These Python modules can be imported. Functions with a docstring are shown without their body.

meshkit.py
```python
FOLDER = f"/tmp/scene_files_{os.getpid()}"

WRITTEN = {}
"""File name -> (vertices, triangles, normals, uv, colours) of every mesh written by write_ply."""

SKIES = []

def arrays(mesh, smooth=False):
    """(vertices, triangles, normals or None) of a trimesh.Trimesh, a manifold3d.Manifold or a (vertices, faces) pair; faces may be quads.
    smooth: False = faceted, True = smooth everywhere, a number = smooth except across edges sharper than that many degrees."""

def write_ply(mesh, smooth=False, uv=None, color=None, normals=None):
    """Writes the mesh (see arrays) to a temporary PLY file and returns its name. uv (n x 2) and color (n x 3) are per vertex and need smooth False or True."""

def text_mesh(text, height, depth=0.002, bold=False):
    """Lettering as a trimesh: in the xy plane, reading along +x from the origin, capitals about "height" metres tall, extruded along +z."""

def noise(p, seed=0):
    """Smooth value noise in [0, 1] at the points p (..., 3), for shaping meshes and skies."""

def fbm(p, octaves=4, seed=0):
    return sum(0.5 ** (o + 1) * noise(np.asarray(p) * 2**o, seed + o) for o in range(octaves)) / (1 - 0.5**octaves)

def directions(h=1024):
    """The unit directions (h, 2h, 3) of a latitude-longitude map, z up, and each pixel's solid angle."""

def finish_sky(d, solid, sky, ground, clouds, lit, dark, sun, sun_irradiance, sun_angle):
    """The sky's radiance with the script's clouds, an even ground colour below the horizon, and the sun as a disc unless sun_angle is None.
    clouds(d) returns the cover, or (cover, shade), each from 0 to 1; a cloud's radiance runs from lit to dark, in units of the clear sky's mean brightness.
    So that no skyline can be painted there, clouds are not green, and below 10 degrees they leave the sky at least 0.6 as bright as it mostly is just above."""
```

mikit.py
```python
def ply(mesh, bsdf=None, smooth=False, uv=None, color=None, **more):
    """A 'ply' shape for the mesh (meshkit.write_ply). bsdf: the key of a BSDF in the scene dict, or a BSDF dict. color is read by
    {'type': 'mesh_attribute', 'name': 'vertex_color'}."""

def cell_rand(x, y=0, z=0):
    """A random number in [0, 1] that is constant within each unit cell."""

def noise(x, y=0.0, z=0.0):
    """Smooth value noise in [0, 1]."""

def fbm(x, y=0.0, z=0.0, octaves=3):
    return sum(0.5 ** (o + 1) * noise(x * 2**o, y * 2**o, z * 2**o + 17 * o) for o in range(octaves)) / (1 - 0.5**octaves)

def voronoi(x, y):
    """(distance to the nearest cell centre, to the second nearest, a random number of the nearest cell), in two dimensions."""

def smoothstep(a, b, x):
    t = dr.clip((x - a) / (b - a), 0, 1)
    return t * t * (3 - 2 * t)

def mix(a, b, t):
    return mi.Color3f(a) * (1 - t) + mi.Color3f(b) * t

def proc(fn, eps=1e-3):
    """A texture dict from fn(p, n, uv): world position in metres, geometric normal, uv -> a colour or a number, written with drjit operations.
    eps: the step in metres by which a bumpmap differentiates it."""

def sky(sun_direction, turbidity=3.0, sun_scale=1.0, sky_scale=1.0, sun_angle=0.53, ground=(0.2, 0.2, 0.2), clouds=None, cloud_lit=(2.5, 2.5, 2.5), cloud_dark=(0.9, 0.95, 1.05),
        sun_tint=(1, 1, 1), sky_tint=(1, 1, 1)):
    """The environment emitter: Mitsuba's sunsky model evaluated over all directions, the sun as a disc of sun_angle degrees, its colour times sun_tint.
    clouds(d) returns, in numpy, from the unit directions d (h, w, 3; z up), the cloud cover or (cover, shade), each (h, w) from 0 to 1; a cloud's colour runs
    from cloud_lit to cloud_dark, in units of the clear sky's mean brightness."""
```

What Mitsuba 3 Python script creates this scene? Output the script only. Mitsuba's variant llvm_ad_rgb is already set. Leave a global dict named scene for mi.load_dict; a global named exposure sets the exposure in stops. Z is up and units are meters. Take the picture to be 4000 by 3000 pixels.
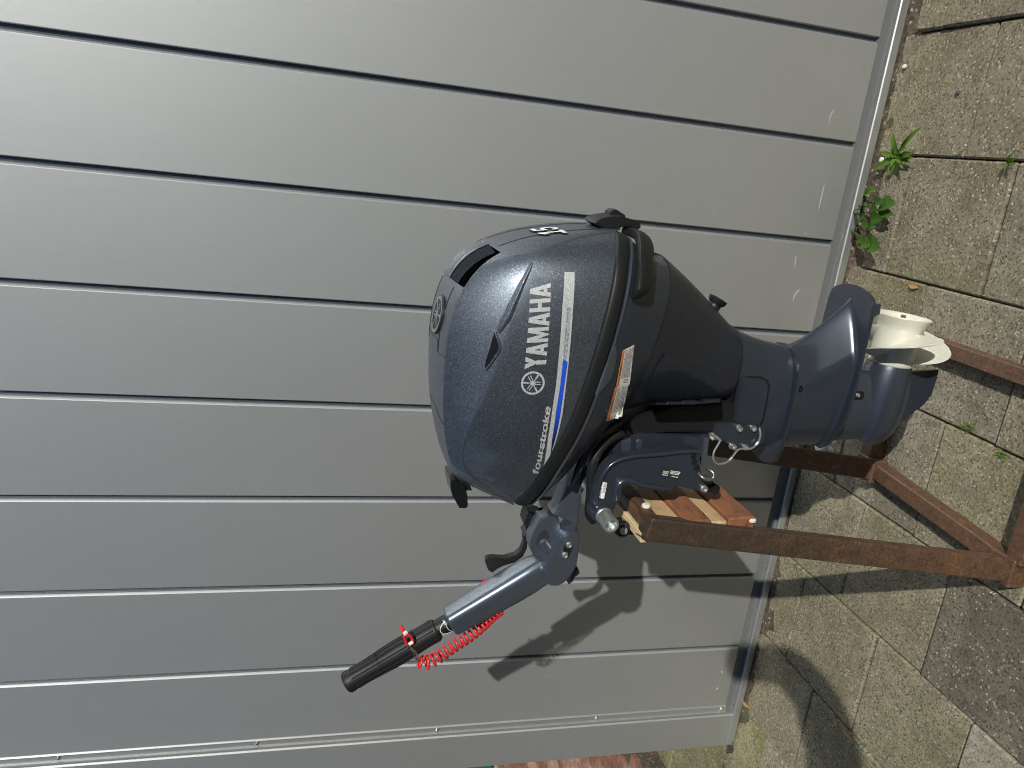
import math, random
import numpy as np
import trimesh
import mitsuba as mi
import drjit as dr
import manifold3d as m3
from shapely.geometry import Polygon, Point, LineString, MultiPolygon, box as sbox
from shapely import affinity
from shapely.ops import unary_union
from scipy.interpolate import LinearNDInterpolator, NearestNDInterpolator, PchipInterpolator
import mikit, meshkit

random.seed(7); rng = np.random.default_rng(7)
T = mi.ScalarTransform4f
scene, labels = {'type': 'scene'}, {}

# ------------------------------------------------------------------ camera, sky, exposure
# world: x along the wall (to the right of someone facing it), y into the wall, z up.  The phone was held on its side,
# so "up" in the picture is world +x.
YAW, PITCH, ROLL, FOCAL = 0.2972, -0.2612, -0.0421, 3059.3
CAM = np.array([0.0, -1.944, 1.4736])
def _rot():
    c, s = math.cos(YAW), math.sin(YAW); a = np.array([[c, -s, 0], [s, c, 0], [0, 0, 1]])
    c, s = math.cos(PITCH), math.sin(PITCH); b = np.array([[1, 0, 0], [0, c, -s], [0, s, c]])
    c, s = math.cos(ROLL), math.sin(ROLL); d = np.array([[c, 0, s], [0, 1, 0], [-s, 0, c]])
    return a @ b @ d
ROT = _rot()
scene['sensor'] = {'type': 'perspective', 'fov_axis': 'x', 'fov': math.degrees(2 * math.atan(2000 / FOCAL)), 'near_clip': 0.05, 'far_clip': 500.0,
    'to_world': T().look_at(origin=CAM.tolist(), target=(CAM + ROT[:, 1]).tolist(), up=ROT[:, 0].tolist())}
SUN = np.array([0.53, -0.675, 0.515])
scene['sky'] = mikit.sky(SUN.tolist(), turbidity=3, sky_scale=0.50, sun_tint=(0.79, 0.985, 1.33))
exposure = 1.87

def at(u, v, y=None, z=None, x=None):
    """The point seen at (u, v) of the 4000 x 3000 photograph that lies on the plane y=, z= or x=."""
    d = ROT @ np.array([-(v - 1500) / FOCAL, 1.0, -(u - 2000) / FOCAL])
    k, w = (1, y) if y is not None else (2, z) if z is not None else (0, x)
    return CAM + d * ((w - CAM[k]) / d[k])
def ats(pts, y):
    return np.array([at(u, v, y=y) for u, v in pts])

# ------------------------------------------------------------------ scene bookkeeping
def numbered(k):
    if k not in used: used.add(k); return k
    i = 1
    while f'{k}_{i:03d}' in used: i += 1
    k = f'{k}_{i:03d}'; used.add(k); return k
used = set()
def thing(name, label, cat, group=None):
    k = numbered(name); labels[k] = {'label': label, 'category': cat}
    if group: labels[k]['group'] = group
    return k
def part(parent, name, mesh, bsdf, smooth=30, label=None, stuff=False, **kw):
    k = numbered(parent + '__' + name)
    scene[k] = mikit.ply(mesh, bsdf, smooth=smooth, **kw)
    if label: labels[k] = {'label': label}
    if stuff: labels.setdefault(k, {})['kind'] = 'stuff'
    return k
def single(name, mesh, bsdf, label, cat, smooth=30, group=None):
    k = thing(name, label, cat, group); scene[k] = mikit.ply(mesh, bsdf, smooth=smooth); return k
def structure(name, mesh, bsdf, smooth=False):
    k = numbered(name); scene[k] = mikit.ply(mesh, bsdf, smooth=smooth); labels[k] = {'kind': 'structure'}; return k

# ------------------------------------------------------------------ mesh helpers
def cat(ms): return trimesh.util.concatenate([m for m in ms if m is not None])
def tomesh(man):
    m = man.to_mesh(); return trimesh.Trimesh(m.vert_properties[:, :3], m.tri_verts, process=False)
def box(lo, hi):
    lo, hi = np.array(lo, float), np.array(hi, float)
    return trimesh.creation.box(extents=hi - lo, transform=trimesh.transformations.translation_matrix((lo + hi) / 2))
def hull(pts): return trimesh.convex.convex_hull(np.asarray(pts, float))
def rbox(corners, r):
    """A box (any 8 corners) with chamfered edges: the hull of a small octahedron at every corner pulled in by r."""
    c = np.asarray(corners, float); m = c.mean(0); out = []
    for p in c:
        q = p - np.sign(p - m) * r
        for a in np.vstack([np.eye(3), -np.eye(3)]): out.append(q + a * r)
    return hull(out)
def bbox8(lo, hi): return np.array([[x, y, z] for x in (lo[0], hi[0]) for y in (lo[1], hi[1]) for z in (lo[2], hi[2])], float)
def rail(p, q, w, h, r=0.003, up=(0, 0, 1)):
    """A square bar from p to q: w across, h along 'up', chamfered."""
    p, q, up = np.array(p, float), np.array(q, float), np.array(up, float)
    d = (q - p) / np.linalg.norm(q - p); s = np.cross(d, up); s /= np.linalg.norm(s); t = np.cross(s, d)
    out = []
    for e, sg in ((p, 1), (q, -1)):
        for a, b in ((1, 1), (1, -1), (-1, 1), (-1, -1)):
            out += [e + s * a * (w / 2 - r) + t * b * h / 2 + d * sg * r, e + s * a * w / 2 + t * b * (h / 2 - r) + d * sg * r, e + s * a * (w / 2 - r) + t * b * (h / 2 - r)]
    return hull(out)
def loft(rings, close=True, caps=True):
    R_ = np.asarray(rings, float); n, k = R_.shape[:2]; v = R_.reshape(-1, 3); f = []
    for i in range(n - 1):
        for j in range(k if close else k - 1):
            a, b = i * k + j, i * k + (j + 1) % k
            f += [[a, b, b + k], [a, b + k, a + k]]
    if caps and close:
        for i, flip in ((0, True), (n - 1, False)):
            c = len(v); v = np.vstack([v, R_[i].mean(0)])
            for j in range(k):
                a, b = i * k + j, i * k + (j + 1) % k
                f.append([c, b, a] if flip else [c, a, b])
    m = trimesh.Trimesh(v, f, process=False)
    if caps and close: m.fix_normals()
    return m
def spline(pts, n, closed=False):
    p = np.asarray(pts, float); d = np.r_[0, np.cumsum(np.linalg.norm(np.diff(p, axis=0), axis=1))]
    from scipy.interpolate import CubicSpline
    return CubicSpline(d, p)(np.linspace(0, d[-1], n))
def tube(path, r, k=12, caps=True):
    p = np.asarray(path, float); n = len(p); r = np.broadcast_to(r, n)
    d = np.gradient(p, axis=0); d /= np.linalg.norm(d, axis=1, keepdims=True)
    a = np.cross(d[0], [0.3, 0.5, 0.81]); a /= np.linalg.norm(a); rings = []
    for i in range(n):
        a = a - d[i] * (a @ d[i]); a /= np.linalg.norm(a); b = np.cross(d[i], a)
        t = np.linspace(0, 2 * np.pi, k, endpoint=False)
        rings.append(p[i] + r[i] * (np.cos(t)[:, None] * a + np.sin(t)[:, None] * b))
    return loft(rings, caps=caps)
def lathe(p, q, prof, k=32):
    """Revolve prof = [(distance from p towards q, radius)] about the line p-q."""
    p, q = np.array(p, float), np.array(q, float); d = (q - p) / np.linalg.norm(q - p)
    a = np.cross(d, [0.31, 0.52, 0.79]); a /= np.linalg.norm(a); b = np.cross(d, a); t = np.linspace(0, 2 * np.pi, k, endpoint=False)
    return loft([p + d * s + max(r, 1e-5) * (np.cos(t)[:, None] * a + np.sin(t)[:, None] * b) for s, r in prof], caps=True)
def prism(xz, y0, y1, bev=0.002, steps=3, smooth_pts=0):
    """A plate: outline in the xz plane, from y0 (towards the camera) to y1, with rounded edges on both faces."""
    g = Polygon(np.asarray(xz)[:, :2] if np.asarray(xz).shape[1] == 2 else np.asarray(xz)[:, [0, 2]]).buffer(0)
    if smooth_pts: g = g.buffer(smooth_pts, 6).buffer(-2 * smooth_pts, 6).buffer(smooth_pts, 6)
    if isinstance(g, MultiPolygon): g = max(g.geoms, key=lambda t: t.area)
    cs = m3.CrossSection([np.array(g.exterior.coords)[:-1]] + [np.array(i.coords)[:-1] for i in g.interiors], m3.FillRule.EvenOdd)
    lays = []; t_ = abs(y1 - y0)
    offs = [(bev * (1 - math.sin(a)), bev * (1 - math.cos(a))) for a in np.linspace(0, math.pi / 2, steps + 1)]  # (depth, inset)
    body = m3.Manifold()
    cur = []
    for dpt, ins in offs: cur.append((bev - (bev - dpt), ins))
    for i in range(steps):
        d0, i0 = bev * (1 - math.cos(math.pi / 2 * i / steps)), bev * (1 - math.sin(math.pi / 2 * i / steps))
        d1, i1 = bev * (1 - math.cos(math.pi / 2 * (i + 1) / steps)), bev * (1 - math.sin(math.pi / 2 * (i + 1) / steps))
        lays.append((d0, d1, (i0 + i1) / 2))
    for d0, d1, ins in lays:
        c = cs.offset(-ins, m3.JoinType.Round, 2.0, 24)
        body += c.extrude(t_ - 2 * d0).translate((0, 0, d0))
    body += cs.extrude(t_ - 2 * bev).translate((0, 0, bev))
    m = tomesh(body); v = m.vertices.copy(); ya, yb = min(y0, y1), max(y0, y1)
    m.vertices = np.stack([v[:, 0], ya + v[:, 2], v[:, 1]], -1); m.invert(); return m
def superring(z, xf, xr, hw, n=2.4, k=56, slope=0.0, y0=0.0):
    """A rounded ring in plan: from xf (front) to xr (rear), half width hw."""
    t = np.linspace(0, 2 * np.pi, k, endpoint=False); c, s = np.cos(t), np.sin(t)
    x = (xf + xr) / 2 + (xr - xf) / 2 * np.sign(c) * np.abs(c) ** (2 / n); y = hw * np.sign(s) * np.abs(s) ** (2 / n)
    return np.stack([x, y0 + y, z + slope * (x - (xf + xr) / 2)], -1)
def bolt(p, d, r, h):
    p, d = np.array(p, float), np.array(d, float); d /= np.linalg.norm(d)
    a = lathe(p, p + d, [(0, r * 1.25), (h * .25, r * 1.25), (h * .25, r), (h, r * .96), (h, r * .55), (h * .6, r * .5)], 12)
    return a
def poly_mesh(g, step=0.008):
    """Triangulate a shapely polygon, finely enough to be laid on a curved surface."""
    out = []
    for p in getattr(g, 'geoms', [g]):
        if p.is_empty or p.area < 1e-9: continue
        v, f = trimesh.creation.triangulate_polygon(p, engine='earcut')
        m = trimesh.Trimesh(np.c_[v, np.zeros(len(v))], f, process=False)
        if step: m = m.subdivide_to_size(step)
        out.append(m)
    return cat(out)

# ------------------------------------------------------------------ materials
def rgb(*c): return {'type': 'rgb', 'value': list(c)}
def mat(name, base, rough=0.5, metal=0.0, two=True, bump=None, bump_scale=1.0, **kw):
    b = {'type': 'principled', 'base_color': rgb(*base) if isinstance(base, tuple) else base, 'roughness': rough if not callable(rough) else mikit.proc(rough), 'metallic': metal, **kw}
    if bump: b = {'type': 'bumpmap', 'arbitrary': mikit.proc(bump, eps=kw.pop('eps', 4e-4)), 'scale': bump_scale, 'bsdf': b}
    scene[name] = {'type': 'twosided', 'bsdf': b} if two else b
noise, fbm, vor, sstep, mix, crand = mikit.noise, mikit.fbm, mikit.voronoi, mikit.smoothstep, mikit.mix, mikit.cell_rand

def wall_col(p, n, uv):
    g = noise(p.x * 900, p.y * 60, p.z * 26) * 0.5 + noise(p.x * 350, 3.0, p.z * 12) * 0.5
    dirt = fbm(p.x * 3, p.y * 3, p.z * 2, 3)
    low = sstep(0.55, 0.0, p.z) * fbm(p.x * 14, 1.0, p.z * 7, 3)
    c = mi.Color3f(0.520, 0.532, 0.545) * (0.982 + 0.034 * g) * (0.97 + 0.06 * dirt)
    return mix(c, mi.Color3f(0.46, 0.435, 0.375), 0.4 * low)
mat('wall_metal', mikit.proc(wall_col), 0.53, 0.82, specular=0.5)
mat('rail_metal', (0.50, 0.505, 0.51), 0.45, 0.8)
mat('groove_dark', (0.085, 0.10, 0.13), 0.32, 0.45)
mat('seal_dark', (0.12, 0.12, 0.12), 0.6)

def paver_fn(a, b, dark, seed, moss):
    a, b = tuple(w_ * x for w_, x in zip((.80, .775, .715), a)), tuple(w_ * x for w_, x in zip((.80, .775, .715), b))
    def f(p, n, uv):
        d1, d2, r = vor(p.x * 250 + seed, p.y * 250)
        e1, e2, q = vor(p.x * 120 + seed, p.y * 120 + 7)
        st = fbm(p.x * 8 + seed, p.y * 8, 0.0, 4); st2 = noise(p.x * 26 + seed, p.y * 26)
        c = mix(a, b, sstep(0.3, 0.7, st)) * (0.86 + 0.28 * st2)
        c = c * (0.66 + 0.62 * r)
        c = dr.select(r > 0.972, mi.Color3f(0.34, 0.33, 0.27), c)
        c = dr.select(r < 0.10, mi.Color3f(*dark), c)
        c = dr.select((q > 0.984) & (e1 < 0.24), mi.Color3f(0.46, 0.43, 0.37), c)
        c = dr.select((q < 0.035) & (e1 < 0.33), mi.Color3f(0.075, 0.07, 0.06), c)
        c = dr.select((q > 0.93) & (q < 0.955) & (e1 < 0.3), mi.Color3f(0.29, 0.20, 0.11), c)
        g = sstep(0.48, 0.75, fbm(p.x * 5 + 3, p.y * 5 + seed, 4.0, 3)) * moss
        return mix(c, mi.Color3f(0.135, 0.135, 0.052) * (0.6 + 0.7 * r), g)
    return f
def paver_bump(p, n, uv):
    d1, d2, r = vor(p.x * 190, p.y * 190)
    return 0.0011 * (r * sstep(0.6, 0.1, d1)) + 0.0014 * fbm(p.x * 60, p.y * 60, 0.0, 2)
C3 = mi.Color3f
mat('paver_tan', mikit.proc(paver_fn((0.215, 0.185, 0.135), (0.255, 0.225, 0.17), (0.085, 0.075, 0.055), 0.0, 0.25)), 0.9, bump=paver_bump)
mat('paver_grey', mikit.proc(paver_fn((0.215, 0.192, 0.150), (0.255, 0.23, 0.185), (0.08, 0.073, 0.058), 11.0, 0.12)), 0.9, bump=paver_bump)
mat('paver_moss', mikit.proc(paver_fn((0.245, 0.215, 0.155), (0.285, 0.255, 0.19), (0.10, 0.09, 0.06), 23.0, 0.22)), 0.9, bump=paver_bump)
mat('paver_green', mikit.proc(paver_fn((0.25, 0.23, 0.13), (0.30, 0.28, 0.17), (0.10, 0.095, 0.05), 57.0, 0.9)), 0.9, bump=paver_bump)
mat('paver_dark', mikit.proc(paver_fn((0.150, 0.132, 0.102), (0.20, 0.18, 0.14), (0.05, 0.05, 0.05), 31.0, 0.03)), 0.9, bump=paver_bump)
mat('paver_pale', mikit.proc(paver_fn((0.33, 0.31, 0.26), (0.37, 0.345, 0.29), (0.15, 0.14, 0.12), 47.0, 0.0)), 0.9, bump=paver_bump)
def soil_col(p, n, uv):
    d1, d2, r = vor(p.x * 160, p.y * 160)
    s = fbm(p.x * 18, p.y * 18, 0.0, 3)
    c = mix((0.05, 0.038, 0.028), (0.12, 0.09, 0.062), s) * (0.5 + 0.9 * r)
    c = dr.select(r > 0.965, mi.Color3f(0.30, 0.25, 0.19), c)
    return mix(c, mi.Color3f(0.07, 0.085, 0.025), 0.6 * sstep(0.55, 0.72, fbm(p.x * 6, p.y * 6, 9.0, 3)))
mat('soil', mikit.proc(soil_col), 0.95, bump=lambda p, n, uv: 0.004 * fbm(p.x * 70, p.y * 70, 0.0, 3))
def brick_col(p, n, uv):
    s = fbm(p.x * 7, p.y * 2.5, 0.0, 3)
    return mix((0.20, 0.085, 0.055), (0.36, 0.22, 0.16), sstep(0.35, 0.7, s)) * (0.75 + 0.5 * noise(p.x * 60, p.y * 60))
mat('brick_red', mikit.proc(brick_col), 0.9)
def rust_col(p, n, uv):
    s = fbm(p.x * 70, p.y * 70, p.z * 38, 4); t = fbm(p.x * 260, p.y * 260, p.z * 200, 2)
    low = sstep(0.80, 0.10, p.z)
    k = sstep(0.22, 0.92, 0.6 * s + 0.4 * t + 0.42 * low - 0.22)
    c = mix((0.040, 0.027, 0.018), (0.110, 0.055, 0.031), k)
    c = mix(c, (0.19, 0.085, 0.033), 0.75 * sstep(0.60, 0.78, s) * sstep(0.45, 0.7, t) * low)
    return c * (0.75 + 0.5 * t)
mat('rusty_steel', mikit.proc(rust_col), 0.5, 0.0, specular=0.55, bump=lambda p, n, uv: 0.0012 * fbm(p.x * 160, p.y * 160, p.z * 160, 2))
def rust2_col(p, n, uv):
    s = fbm(p.x * 30, p.y * 30, p.z * 40, 4)
    c = mix((0.23, 0.092, 0.045), (0.17, 0.070, 0.036), sstep(0.4, 0.6, s))
    return mix(c, (0.075, 0.032, 0.02), sstep(0.60, 0.72, s))
mat('rust_bright', mikit.proc(rust2_col), 0.6)
def ply_col(p, n, uv):
    lay = noise(p.x * 330, 0.0, p.z * 20); g = fbm(p.x * 60, p.y * 240, p.z * 60, 3)
    return mix((0.50, 0.36, 0.19), (0.66, 0.52, 0.32), lay) * (0.75 + 0.4 * g)
mat('plywood_edge', mikit.proc(ply_col), 0.75)
def tan_col(p, n, uv):
    g = fbm(p.x * 30, p.y * 18, p.z * 190, 3); s = fbm(p.x * 20, p.y * 26, p.z * 26, 3)
    return mix(mix((0.40, 0.255, 0.13), (0.50, 0.34, 0.185), g), (0.34, 0.24, 0.13), sstep(0.58, 0.75, s))
mat('bare_wood', mikit.proc(tan_col), 0.7)
def brown_col(p, n, uv):
    g = fbm(p.x * 30, p.y * 22, p.z * 150, 4)
    return mix((0.045, 0.024, 0.014), (0.135, 0.068, 0.032), sstep(0.3, 0.75, g))
mat('dark_wood', mikit.proc(brown_col), 0.45, bump=lambda p, n, uv: 0.0015 * fbm(p.x * 60, p.y * 60, p.z * 180, 2))

def coated(name, base, rough, metal, w):
    scene[name] = {'type': 'twosided', 'bsdf': {'type': 'blendbsdf', 'weight': w, 'a': {'type': 'principled', 'base_color': base, 'roughness': rough, 'metallic': metal, 'specular': 0.5},
        'b': {'type': 'roughconductor', 'alpha': 0.012, 'distribution': 'ggx', 'specular_reflectance': rgb(1, 1, 1)}}}
def flake_col(p, n, uv):
    r = crand(p.x * 1000, p.y * 1000, p.z * 1000); r2 = crand(p.x * 520 + 5, p.y * 520, p.z * 520)
    c = mi.Color3f(0.122, 0.142, 0.176) * (0.68 + 0.64 * r2)
    return mix(c, mi.Color3f(0.60, 0.66, 0.75), sstep(0.93, 1.0, r) * 0.55)
coated('navy_flake', mikit.proc(flake_col), 0.47, 0.85, 0.07)
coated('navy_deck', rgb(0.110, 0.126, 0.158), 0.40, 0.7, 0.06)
coated('navy_paint', rgb(0.031, 0.038, 0.054), 0.27, 0.35, 0.03)
coated('navy_gear', rgb(0.050, 0.060, 0.082), 0.36, 0.55, 0.045)
coated('navy_dark', rgb(0.014, 0.017, 0.025), 0.38, 0.2, 0.03)
coated('blue_silver', rgb(0.122, 0.146, 0.190), 0.33, 0.72, 0.05)
mat('rubber_black', (0.010, 0.0105, 0.0115), 0.50, specular=0.34)
mat('plastic_black', (0.010, 0.0105, 0.012), 0.42, specular=0.36, bump=lambda p, n, uv: 0.0004 * noise(p.x * 900, p.y * 900, p.z * 900))
mat('gloss_black', (0.008, 0.009, 0.011), 0.14)
mat('void_black', (0.006, 0.006, 0.008), 0.5)  # near-black for gaps and holes, with their shade in the colour
def cream_col(p, n, uv): return mi.Color3f(0.56, 0.545, 0.47) * (0.95 + 0.08 * fbm(p.x * 20, p.y * 20, p.z * 20, 2))
mat('cream_paint', mikit.proc(cream_col), 0.28, 0.0, clearcoat=0.6, clearcoat_gloss=0.9)
def silver_col(p, n, uv):
    r = crand(p.x * 700, p.y * 700, p.z * 700); return mi.Color3f(0.50, 0.51, 0.52) * (0.75 + 0.45 * r)
mat('silver_decal', mikit.proc(silver_col), 0.4, 0.25, clearcoat=1.0, clearcoat_gloss=0.95)
mat('white_decal', (0.66, 0.67, 0.67), 0.4, 0.0)
mat('chrome', (0.62, 0.62, 0.60), 0.22, 1.0)
mat('zinc', (0.46, 0.475, 0.475), 0.38, 0.8)
mat('pin_steel', (0.20, 0.215, 0.235), 0.35, 0.8)
mat('cable_grey', (0.20, 0.20, 0.20), 0.4, 0.3)
def blue_col(p, n, uv): return mix((0.004, 0.006, 0.014), (0.012, 0.07, 0.55), sstep(-0.475, -0.375, p.x))
mat('blue_decal', mikit.proc(blue_col), 0.35, 0.0, clearcoat=1.0, clearcoat_gloss=0.95)
def hatch_col(p, n, uv):
    r = crand(p.x * 420, p.y * 10, p.z * 420); return mix((0.16, 0.18, 0.21), (0.46, 0.48, 0.50), r)
mat('hatch_decal', mikit.proc(hatch_col), 0.4, 0.2, clearcoat=1.0, clearcoat_gloss=0.95)
mat('dark_decal', (0.008, 0.009, 0.013), 0.35, 0.0, clearcoat=1.0, clearcoat_gloss=0.95)
mat('house_brick', (0.16, 0.085, 0.06), 0.9)
mat('house_roof', (0.07, 0.055, 0.05), 0.9)
mat('house_frame', (0.6, 0.6, 0.58), 0.5)
mat('label_white', (0.72, 0.72, 0.69), 0.45)
mat('label_orange', (0.62, 0.17, 0.025), 0.45)
mat('print_black', (0.02, 0.02, 0.02), 0.6)
mat('red_plastic', (0.60, 0.018, 0.022), 0.25, 0.0, clearcoat=0.5)
mat('brass', (0.42, 0.29, 0.12), 0.4, 0.8)
mat('green_plastic', (0.012, 0.115, 0.085), 0.4)
mat('stone_white', (0.62, 0.60, 0.53), 0.8)
mat('stone_tan', (0.38, 0.30, 0.20), 0.85)
mat('stone_dark', (0.07, 0.065, 0.06), 0.8)
mat('dry_leaf_brown', (0.36, 0.21, 0.08), 0.8)
def leaf(name, a, b):
    def f(p, n, uv): return mix(a, b, fbm(p.x * 90, p.y * 90, p.z * 90, 2))
    scene[name] = {'type': 'principledthin', 'base_color': mikit.proc(f), 'roughness': 0.45, 'diff_trans': 0.6, 'spec_trans': 0.0, 'eta': 1.4}
leaf('leaf_bright', (0.095, 0.19, 0.030), (0.15, 0.25, 0.045))
leaf('leaf_deep', (0.055, 0.125, 0.026), (0.095, 0.18, 0.040))

# ------------------------------------------------------------------ ground and pavement
def quad(x0, x1, y0, y1, z): return trimesh.Trimesh([[x0, y0, z], [x1, y0, z], [x1, y1, z], [x0, y1, z]], [[0, 1, 2], [0, 2, 3]], process=False)
structure('ground', quad(-60, 60, -60, 60, -0.016), 'soil')
BX, PITCHX = 0.4058, 0.300
pv = 'pavement'; labels[pv] = {'kind': 'structure'}; used.add(pv)
YJ = {-3: -0.17, -2: -0.335, -1: -0.17, 0: -0.335, 1: -0.172, 2: -0.327, 3: -0.178, 4: -0.316, 5: -0.161, 6: -0.31, 7: -0.16, 8: -0.31}
def paver(x0, x1, y0, y1, lift, tilt, bsdf):
    c = bbox8((x0, y0, -0.05), (x1, y1, 0.0)); r = 0.004
    m = rbox(c, r); v = m.vertices.copy(); cx, cy = (x0 + x1) / 2, (y0 + y1) / 2
    v[:, 2] += lift + tilt[0] * (v[:, 0] - cx) + tilt[1] * (v[:, 1] - cy)
    m.vertices = v; part(pv, 'paver', m, bsdf, smooth=False)
for k in range(-3, 9):
    x1, x0 = BX - PITCHX * k - 0.002, BX - PITCHX * (k + 1) + 0.002
    yj = YJ[k]; ys = [0.0 if k < 6 else yj + 0.318] + [yj - 0.318 * i for i in range(0, 7)]
    ys = [(-0.075 if k < 5 and ys[0] == 0.0 and yj > -0.2 else -0.028 if k < 6 else ys[0])] + ys[1:]
    if k >= 6: ys = [yj + 0.318 * i for i in range(8, 0, -1)] + ys[1:]
    for a, b in zip(ys[:-1], ys[1:]):
        if a < -2.2: continue
        cx, cy = (x0 + x1) / 2, (a + b) / 2
        kind = random.choice(['paver_tan', 'paver_tan', 'paver_grey'])
        if k >= 3: kind = random.choice(['paver_moss', 'paver_tan', 'paver_grey'])
        if k >= 6 or (k >= 4 and cy > -0.2): kind = 'paver_moss'
        if k >= 6 and cy > -0.15: kind = 'paver_green'
        if k == 4 and -0.98 < cy < -0.66: kind = 'paver_dark'
        if k == 5 and -0.98 < cy < -0.82: kind = 'paver_pale'
        lift, tilt = rng.uniform(-0.003, 0.003), rng.uniform(-0.012, 0.012, 2)
        if k == -1 and -0.5 < cy < -0.1: lift, tilt = 0.014, np.array([0.03, 0.02])
        paver(x0, x1, b + 0.002, a - 0.002, lift, tilt, kind)
# strip of soil and moss along the foot of the wall, lumpy
xs, ys_ = np.linspace(-2.6, 1.2, 240), np.linspace(-0.10, 0.01, 12)
X, Y = np.meshgrid(xs, ys_, indexing='ij')
Z = -0.004 + 0.016 * (meshkit.fbm(np.stack([X * 14, Y * 14, 0 * X], -1), 4) - 0.5) + 0.006 * (Y + 0.05) / 0.05
idx = np.arange(X.size).reshape(X.shape); F = np.stack([idx[:-1, :-1], idx[1:, :-1], idx[1:, 1:], idx[:-1, 1:]], -1).reshape(-1, 4)
structure('soil_strip', (np.stack([X, Y, Z], -1).reshape(-1, 3), F), 'soil', smooth=True)
# red brick path beyond the corner of the shed
bp = 'brick_path'; labels[bp] = {'kind': 'structure'}; used.add(bp)
for i in range(30):
    for j in range(10):
        x0 = -4.62 + 0.205 * j + (0.1 if i % 2 else 0); y0 = -0.2 + 0.105 * i
        if x0 < -4.6 + 0 or y0 < 0.45: continue
        m = rbox(bbox8((x0, y0, -0.04), (x0 + 0.2, y0 + 0.1, 0.004)), 0.003); m.vertices = m.vertices + [0, 0, rng.uniform(-.003, .003)]
        part(bp, 'brick', m, 'brick_red', smooth=False)

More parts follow.
